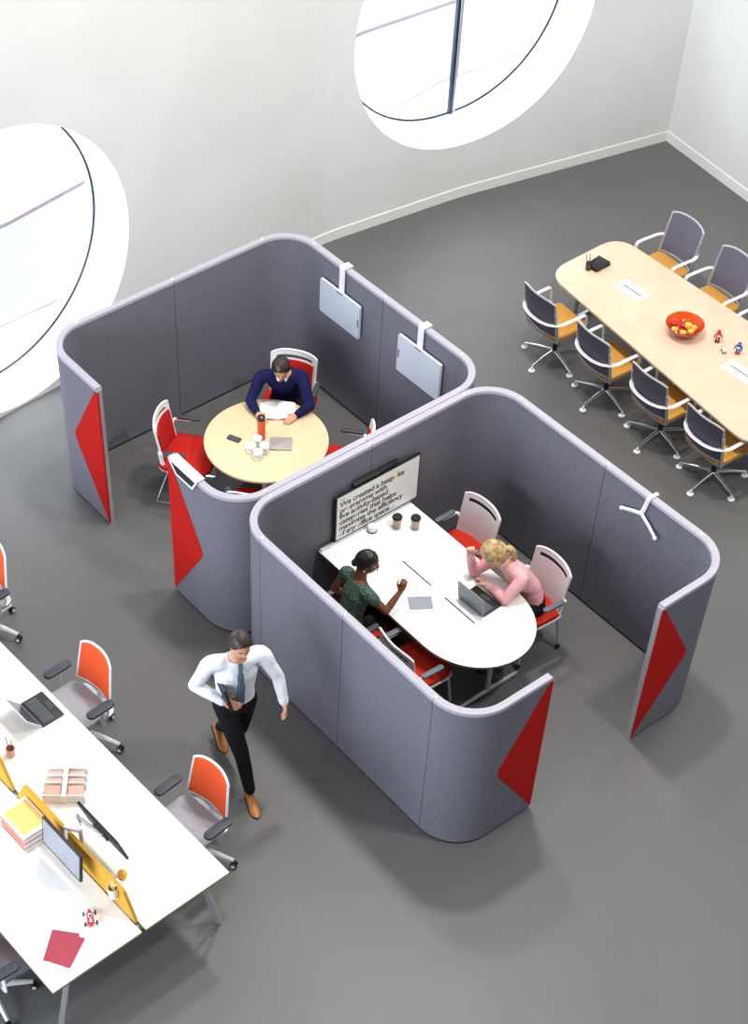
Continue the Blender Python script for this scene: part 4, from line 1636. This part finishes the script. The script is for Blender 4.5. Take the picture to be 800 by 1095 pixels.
def hand(mb, w, d, pn, th, curl=.5, size=1.0, spread=.10):
    """w wrist, d pointing direction, pn palm normal (fingers curl that way), th side of the thumb"""
    d = Vector(d).normalized()
    pn = Vector(pn)
    pn = (pn - d * pn.dot(d)).normalized()
    s = Vector(th)
    s = (s - d * s.dot(d) - pn * s.dot(pn)).normalized()
    k = size
    w = Vector(w)
    rot = Matrix((s, pn, d)).transposed()
    mb.ball(w + d * .045 * k, (.038 * k, .015 * k, .052 * k), 16, 10, rot=rot)
    mb.ball(w + d * .065 * k, (.040 * k, .014 * k, .030 * k), 16, 10, rot=rot)
    mb.tube([w - d * .02, w + d * .03 * k], [.024 * k, .026 * k], 12)
    for i, (off, L) in enumerate(((.028, .068), (.0095, .077), (-.0095, .072), (-.027, .056))):
        p = w + d * (.085 - abs(off) * .18) * k + s * off * k
        ang = 0
        pts = [p - d * .015 * k, p]
        dirv = (d + s * off * 3 * spread).normalized()
        for seg, f_ in enumerate((.45, .30, .25)):
            ang += curl * (1.0 if seg else .75)
            v = dirv * math.cos(ang) + pn * math.sin(ang)
            p = p + v * L * f_ * k
            pts.append(p)
        mb.tube(pts, [.0092 * k, .0092 * k, .0088 * k, .0082 * k, .0065 * k], 8)
        mb.ball(pts[-1], .0066 * k, 8, 6)
    b = w + d * .022 * k + s * .026 * k
    t1 = b + (d * .65 + s * .65 + pn * .35).normalized() * .034 * k
    t2 = t1 + (d * .85 + s * .25 + pn * (.35 + curl * .4)).normalized() * .030 * k
    t3 = t2 + (d * .85 - s * .1 + pn * (.35 + curl * .6)).normalized() * .022 * k
    mb.tube([b - d * .01, b, t1, t2, t3], [.013 * k, .0135 * k, .0115 * k, .0095 * k, .007 * k], 8)
    mb.ball(t3, .0072 * k, 8, 6)

def shoe(name, heel, toe, m, parent, up=(0, 0, 1), L=None, sole='black'):
    h, t = Vector(heel), Vector(toe)
    d = (t - h)
    u = Vector(up).normalized()
    mb = MB()
    rot = frame(d, u)
    Ls = d.length
    def fn(y):          # half width and height along the shoe
        w = .034 + .014 * math.sin(min(1, y * 1.25) * PI) ** .8 if y < .8 else .046 * math.sqrt(max(0.05, 1 - ((y - .75) / .27) ** 2))
        return w
    n = 12
    vs, fs = [], []
    N = 12
    for i in range(n + 1):
        y = i / n
        w = (.034 + .013 * y / .7) if y < .7 else .047 * math.sqrt(max(0.03, 1 - ((y - .7) / .31) ** 2))
        if y < .08: w *= .8
        hh = .075 - .03 * min(1, y / .45) if y < .45 else .045 - .020 * (y - .45) / .55
        for k in range(N):
            a = 2 * PI * k / N
            z = hh * .5 + hh * .5 * math.sin(a)
            x = w * math.cos(a) * (1.0 if math.sin(a) < 0 else .92)
            z = max(.008, z)
            vs.append(rot @ Vector((x, y * Ls, z)) + h)
    for i in range(n):
        for k in range(N):
            k2 = (k + 1) % N
            fs.append((i * N + k, i * N + k2, (i + 1) * N + k2, (i + 1) * N + k))
    fs += [tuple(range(N))[::-1], tuple(range(n * N, (n + 1) * N))]
    mb.add(vs, fs)
    s_ = mb.build(name, m, parent)
    mb = MB()
    pl = []
    for i in range(11):
        y = i / 10
        w = (.036 + .013 * y / .7) if y < .7 else .049 * math.sqrt(max(0.03, 1 - ((y - .7) / .31) ** 2))
        pl.append((w, y * Ls))
    pl = pl + [(-x, y) for x, y in pl[::-1]]
    mb.T = Matrix.Translation(h) @ rot.to_4x4()
    mb.slab(pl, 0, .010)
    mb.build('sole', sole, s_)
    return s_

def person(label, skin, J, hairm, style, top, topm, bottomm, shoem, top_sleeve='long', lean_flat=.62, w=1.0, voxel=.0085, shoe_up=None, female=False, fingers_curl=(.5, .5)):
    c0 = Vector(J['pelvis'])
    root = empty('person', (0, 0, 0), 0, label, 'person')
    f = Vector(J['fwd']).normalized()
    lat = Vector((f.y, -f.x, 0)).normalized()         # person's right
    pel, wa, ch, nk = [Vector(J[k]) for k in ('pelvis', 'waist', 'chest', 'neck')]
    hc = Vector(J['head'])
    hr = frame(J['face'], J['head_up'])
    body, topb, bot = MB(), MB(), MB()
    shr, shl = Vector(J['sh_r']), Vector(J['sh_l'])
    tw = [.155 * w, .135 * w if female else .145 * w, .155 * w if female else .168 * w, .095 * w]
    tf = [.72, .72, .66, .75]
    torso(body, [pel, wa, ch, nk - (nk - ch).normalized() * .02], [x - .012 for x in tw], f, tf)
    torso(topb, [pel + (wa - pel) * (.12 if J.get('seated') else .0), wa, ch, nk - (nk - ch).normalized() * .03], tw, f, tf)
    # neck and head
    base = hc + hr @ Vector((0, -.028, -.07))
    body.tube([nk - Vector((0, 0, .03)), nk + (base - nk) * .5, base], [.056 * w, .052 * w, .05 * w], 16)
    head(body, hc, hr)
    for s, sh in (('r', shr), ('l', shl)):
        el, wr = Vector(J['el_' + s]), Vector(J['wr_' + s])
        mid = ch.lerp(nk, .55)
        limb(body, [mid.lerp(sh, .55), sh, sh.lerp(el, .5), el], [.05 * w, .047 * w, .040 * w, .034 * w])
        limb(body, [el, el.lerp(wr, .35), wr], [.035 * w, .036 * w, .024 * w])
        hand(body, wr, J['hd_' + s], J['pn_' + s], J['th_' + s], J.get('curl_' + s, .5), .95 * w)
        if top_sleeve == 'long':
            limb(topb, [mid.lerp(sh, .4), sh, sh.lerp(el, .5), el], [.068 * w, .064 * w, .055 * w, .048 * w])
            limb(topb, [el, el.lerp(wr, .4), wr - (wr - el).normalized() * .01], [.049 * w, .047 * w, .036 * w])
        else:
            limb(topb, [mid.lerp(sh, .4), sh, sh.lerp(el, .22)], [.066 * w, .062 * w, .056 * w])
    if topm in ('pink', 'shirt'):
        for s in ('r', 'l'):
            el, wr = Vector(J['el_' + s]), Vector(J['wr_' + s])
            d_ = (wr - el).normalized()
            mb = MB()
            mb.tube([wr - d_ * .050, wr - d_ * .046, wr - d_ * .004, wr], [.036 * w, .040 * w, .036 * w, .032 * w], 18)
            mb.build('cuff', 'cuff' if topm == 'pink' else topm, root)
    for s in ('r', 'l'):
        sg = 1 if s == 'r' else -1
        hip = pel + lat * sg * .085 * w - Vector((0, 0, .02))
        kn, an = Vector(J['kn_' + s]), Vector(J['an_' + s])
        limb(body, [hip, hip.lerp(kn, .5), kn], [.07, .062, .046])
        limb(body, [kn, kn.lerp(an, .35), an], [.045, .044, .030])
        limb(bot, [hip, hip.lerp(kn, .5), kn], [.088 * w, .076 * w, .060 * w])
        limb(bot, [kn, kn.lerp(an, .4), an.lerp(kn, .06)], [.058 * w, .055 * w, .046 * w])
        body.ball(an, .034, 12, 8)
    torso(bot, [pel - Vector((0, 0, .05)), pel, pel.lerp(wa, .45)], [.150 * w, .158 * w, .146 * w], f, [.75, .74, .74])
    for a_, sg in (('r', 1), ('l', -1)):
        pass
    b = blob('body', body, skin, root, .0065, 3)
    blob('trousers', bot, bottomm, root, .011, 6)
    t_ = blob(top, topb, topm, root, .010, 5)
    hb = hair_shell(hc, hr, style, .021 if style == 'long' else (.010 if style == 'crop' else .018))
    hair = hb.build('hair', hairm, root)
    # face details
    mbw, mbi, mbb, mbl = MB(), MB(), MB(), MB()
    for s in (-1, 1):
        e = hc + hr @ Vector((s * .030, .0720, .004))
        mbw.ball(e, (.0125, .008, .008), 12, 8, rot=hr)
        mbi.ball(e + hr @ Vector((0, .0040, 0)), (.0055, .0050, .0055), 10, 8, rot=hr)
        mbb.tube([hc + hr @ Vector((s * .014, .0925, .021)), hc + hr @ Vector((s * .030, .0905, .026)), hc + hr @ Vector((s * .046, .080, .020))], [.0028, .0036, .002], 6)
    e_ = mbw.build('eyes', 'white', root)
    mbi.build('pupils', 'black', e_)
    mbb.build('eyebrows', hairm, root)
    M_lip = 'lips'
    mbl.ball(hc + hr @ Vector((0, .0975, -.056)), (.021, .006, .0065), 14, 8, rot=hr)
    mbl.build('lips', M_lip if skin != 'skin3' else 'lips_dark', root)
    for s in ('r', 'l'):
        hl, to = J['heel_' + s], J['toe_' + s]
        shoe('shoe', hl, to, shoem, root, J.get('sup_' + s, (0, 0, 1)))
    return root, hc, hr, t_

M['cuff'] = mat('pale_pink_cotton', (240, 200, 202), 0.8)
M['lips'] = mat('lips', (176, 98, 90), 0.5)
M['lips_dark'] = mat('lips_dark', (96, 46, 40), 0.5)

# seated man in the navy jumper, reading at the round table
f1 = Vector((.80, -.60, 0))
J = dict(seated=True, fwd=f1, pelvis=(-1.90, 2.00, .54), waist=(-1.87, 1.975, .70), chest=(-1.79, 1.875, .90), neck=(-1.725, 1.805, 1.045),
         head=(-1.665, 1.745, 1.155), face=(.70, -.58, -.42), head_up=(.30, -.26, .9),
         sh_r=(-1.865, 1.67, .965), sh_l=(-1.64, 1.965, .965), el_r=(-1.82, 1.505, .80), el_l=(-1.425, 1.90, .80),
         wr_r=(-1.675, 1.475, .765), wr_l=(-1.43, 1.74, .765), hd_r=(.8, -.1, -.05), hd_l=(.1, -.9, -.05), pn_r=(0, .3, -1), pn_l=(-.4, 0, -1),
         th_r=(.1, 1, 0), th_l=(-1, 0, 0), curl_r=.25, curl_l=.3,
         kn_r=(-1.66, 1.68, .50), kn_l=(-1.53, 1.86, .50), an_r=(-1.62, 1.62, .09), an_l=(-1.48, 1.80, .09),
         heel_r=(-1.66, 1.65, 0), toe_r=(-1.46, 1.50, 0), heel_l=(-1.52, 1.83, 0), toe_l=(-1.32, 1.68, 0))
man, hc, hr, t_ = person('person in a navy jumper over a white collar, seated reading at the round table', 'skin', J, 'hair_brown', 'swept', 'jumper', 'navy', 'blackcloth', 'black')
def collar(hc, hr, nk, parent, m, r_=.062):
    mb = MB()
    nk = Vector(nk)
    pts = []
    for k in range(15):
        a = R(-60 + 300 * k / 14)
        pts.append(nk + hr @ Vector((r_ * math.cos(a) * 1.0, -r_ * math.sin(a) * .9 + .005, .012 - .018 * (1 - math.sin(a)) * .5)))
    mb.tube(pts, .011, 6, up=(0, 0, 1), flat=(.6, 1.6))
    return mb.build('collar', m, parent)
collar(hc, frame((.8, -.6, -.25), (.2, -.15, .95)), (-1.70, 1.785, 1.022), man, 'shirt', .050)

# woman in the green patterned top, back to the picture's left
J = dict(seated=True, fwd=(.12, 1, 0), pelvis=(.74, .62, .54), waist=(.745, .625, .70), chest=(.765, .645, .90), neck=(.77, .685, 1.06),
         head=(.755, .755, 1.19), face=(.78, .62, -.10), head_up=(.05, .10, 1),
         sh_r=(.94, .66, .985), sh_l=(.59, .69, .985), el_r=(1.00, .78, .80), el_l=(.50, .63, .76),
         wr_r=(.985, .94, .925), wr_l=(.60, .76, .64), hd_r=(.0, .35, .95), hd_l=(.6, .8, -.1), pn_r=(-.6, .8, -.1), pn_l=(0, 0, -1),
         th_r=(-.9, -.3, .3), th_l=(1, -.4, 0), curl_r=.95, curl_l=.3,
         kn_r=(.84, 1.02, .50), kn_l=(.64, 1.02, .50), an_r=(.85, 1.02, .09), an_l=(.66, 1.02, .09),
         heel_r=(.85, .98, 0), toe_r=(.87, 1.20, 0), heel_l=(.66, .98, 0), toe_l=(.67, 1.20, 0))
wl, hc, hr, t_ = person('person in a green patterned top with cropped dark hair, gesturing at the white table', 'skin3', J, 'hair_black', 'crop', 'blouse', 'print', 'blackcloth', 'black', top_sleeve='short', w=.93, female=True)
mb = MB(); mb.ball(hc + hr @ Vector((.078, .0, -.038)), .0075, 10, 8); mb.ball(hc + hr @ Vector((-.078, .0, -.038)), .0075, 10, 8); mb.build('earrings', 'white', wl)
mb = MB(); mb.ball(hc + hr @ Vector((0, -.095, -.035)), (.036, .03, .032), 16, 10, rot=hr); mb.build('hair_knot', 'hair_black', wl)

# woman in the pink shirt leaning over her laptop
J = dict(seated=True, fwd=(-.25, -1, 0), pelvis=(1.46, 2.02, .54), waist=(1.44, 1.99, .70), chest=(1.37, 1.88, .87), neck=(1.31, 1.79, 1.01),
         head=(1.255, 1.71, 1.115), face=(-.55, -.62, -.55), head_up=(-.30, -.38, .86),
         sh_r=(1.19, 1.80, .945), sh_l=(1.50, 1.82, .93), el_r=(1.08, 1.68, .775), el_l=(1.485, 1.665, .775),
         wr_r=(1.045, 1.645, .965), wr_l=(1.265, 1.665, .765), hd_r=(-.1, .0, .95), hd_l=(-.95, 0.1, .05), pn_r=(.5, -.3, 0), pn_l=(0, -.3, -1),
         th_r=(.5, .8, 0), th_l=(0, -1, .1), curl_r=1.0, curl_l=.45,
         kn_r=(1.31, 1.62, .50), kn_l=(1.51, 1.60, .50), an_r=(1.33, 1.64, .09), an_l=(1.51, 1.62, .09),
         heel_r=(1.33, 1.68, 0), toe_r=(1.28, 1.47, 0), heel_l=(1.51, 1.66, 0), toe_l=(1.48, 1.45, 0))
wr_, hc, hr, t_ = person('person with a blonde ponytail in a pink shirt, seated at the open laptop', 'skin2', J, 'hair_blonde', 'long', 'shirt', 'pink', 'blackcloth', 'black', w=.97, female=True)
mb = MB()
a_ = hc + hr @ Vector((0, -.085, .01))
mb.tube(smooth_path([a_, a_ + Vector((.025, .045, -.005)), a_ + Vector((.045, .075, -.06)), a_ + Vector((.05, .085, -.12)), a_ + Vector((.045, .085, -.16))]), [.022] * 4 + [.030] * 6 + [.025] * 6 + [.010] * 5, 12)
mb.build('ponytail', 'hair_blonde', wr_)
for s_ in (-1, 1):
    mb = MB()
    for k_ in range(3):
        p0 = hc + hr @ Vector((s_ * (.066 + .004 * k_), .028 - .022 * k_, .02))
        p1 = hc + hr @ Vector((s_ * (.080 + .004 * k_), .035 - .022 * k_, -.05))
        mb.tube(smooth_path([p0, p1, p1 + Vector((0, .01, -.05))], 5), [.013] * 4 + [.017] * 4 + [.006] * 3, 8)
    blob('side_lock', mb, 'hair_blonde', wr_, .006, 3)
collar(hc, frame((-.25, -.9, -.35), (-.2, -.3, .93)), (1.30, 1.775, 1.035), wr_, 'cuff', .066)

# man walking past the front pod
fw = Vector((.93, -.36, 0))
J = dict(fwd=fw, pelvis=(1.10, -.845, .95), waist=(1.115, -.85, 1.10), chest=(1.13, -.85, 1.32), neck=(1.15, -.845, 1.50),
         head=(1.19, -.845, 1.645), face=(.93, -.30, -.16), head_up=(.15, -.05, .98),
         sh_r=(1.05, -1.03, 1.43), sh_l=(1.20, -.66, 1.43), el_r=(.96, -1.12, 1.17), el_l=(1.285, -.565, 1.18),
         wr_r=(1.17, -1.00, 1.08), wr_l=(1.375, -.575, .96), hd_r=(.85, .45, .0), hd_l=(.25, -.05, -.95), pn_r=(-.2, .5, -.4), pn_l=(-.3, -.9, 0),
         th_r=(.3, 0, 1), th_l=(.9, -.3, .2), curl_r=.55, curl_l=.35,
         kn_r=(1.295, -.93, .50), kn_l=(1.05, -.76, .485), an_r=(1.375, -.915, .10), an_l=(.745, -.755, .20),
         heel_r=(1.33, -.90, 0), toe_r=(1.575, -.99, 0), heel_l=(.655, -.74, .125), toe_l=(.87, -.79, .0), sup_l=(.45, -.15, .85))
wk, hc, hr, t_ = person('person in white shirt and grey tie striding past the pod with a black folder', 'skin', J, 'hair_brown', 'short', 'shirt', 'shirt', 'blackcloth', 'tan', w=1.06)
# tie
mb = MB()
ctr = [Vector((1.15, -.845, 1.485)) + fw * .080, Vector((1.135, -.85, 1.39)) + fw * .130, Vector((1.13, -.85, 1.28)) + fw * .142, Vector((1.12, -.85, 1.13)) + fw * .136, Vector((1.115, -.85, 1.04)) + fw * .136]
mb.tube(smooth_path(ctr), [.018] * 5 + [.026] * 5 + [.034] * 5 + [.038] * 4 + [.034, .006], 8, up=fw, flat=(1, .18))
mb.build('tie', 'tie', wk)
collar(hc, frame((.93, -.36, -.2), (.15, -.05, .97)), (1.15, -.847, 1.488), wk, 'shirt', .056)
fo = empty('folder', (1.12, -1.0, 1.0), 0, 'black folder tucked under the right arm of the walking man', 'folder')
fo.location = (1.135, -.985, 1.15)
fo.rotation_euler = (R(12), R(-15), math.atan2(-.36, .93) + R(6))
mb = MB(); mb.slab([(x, y) for x, y in rrect(.30, .022, .006, 3)], -.11, .11, .004); mb.build('cover', 'black', fo)
mb = MB(); mb.box((.0, 0, .108), (.29, .014, .006)); mb.build('pages', 'screen_dark', fo)
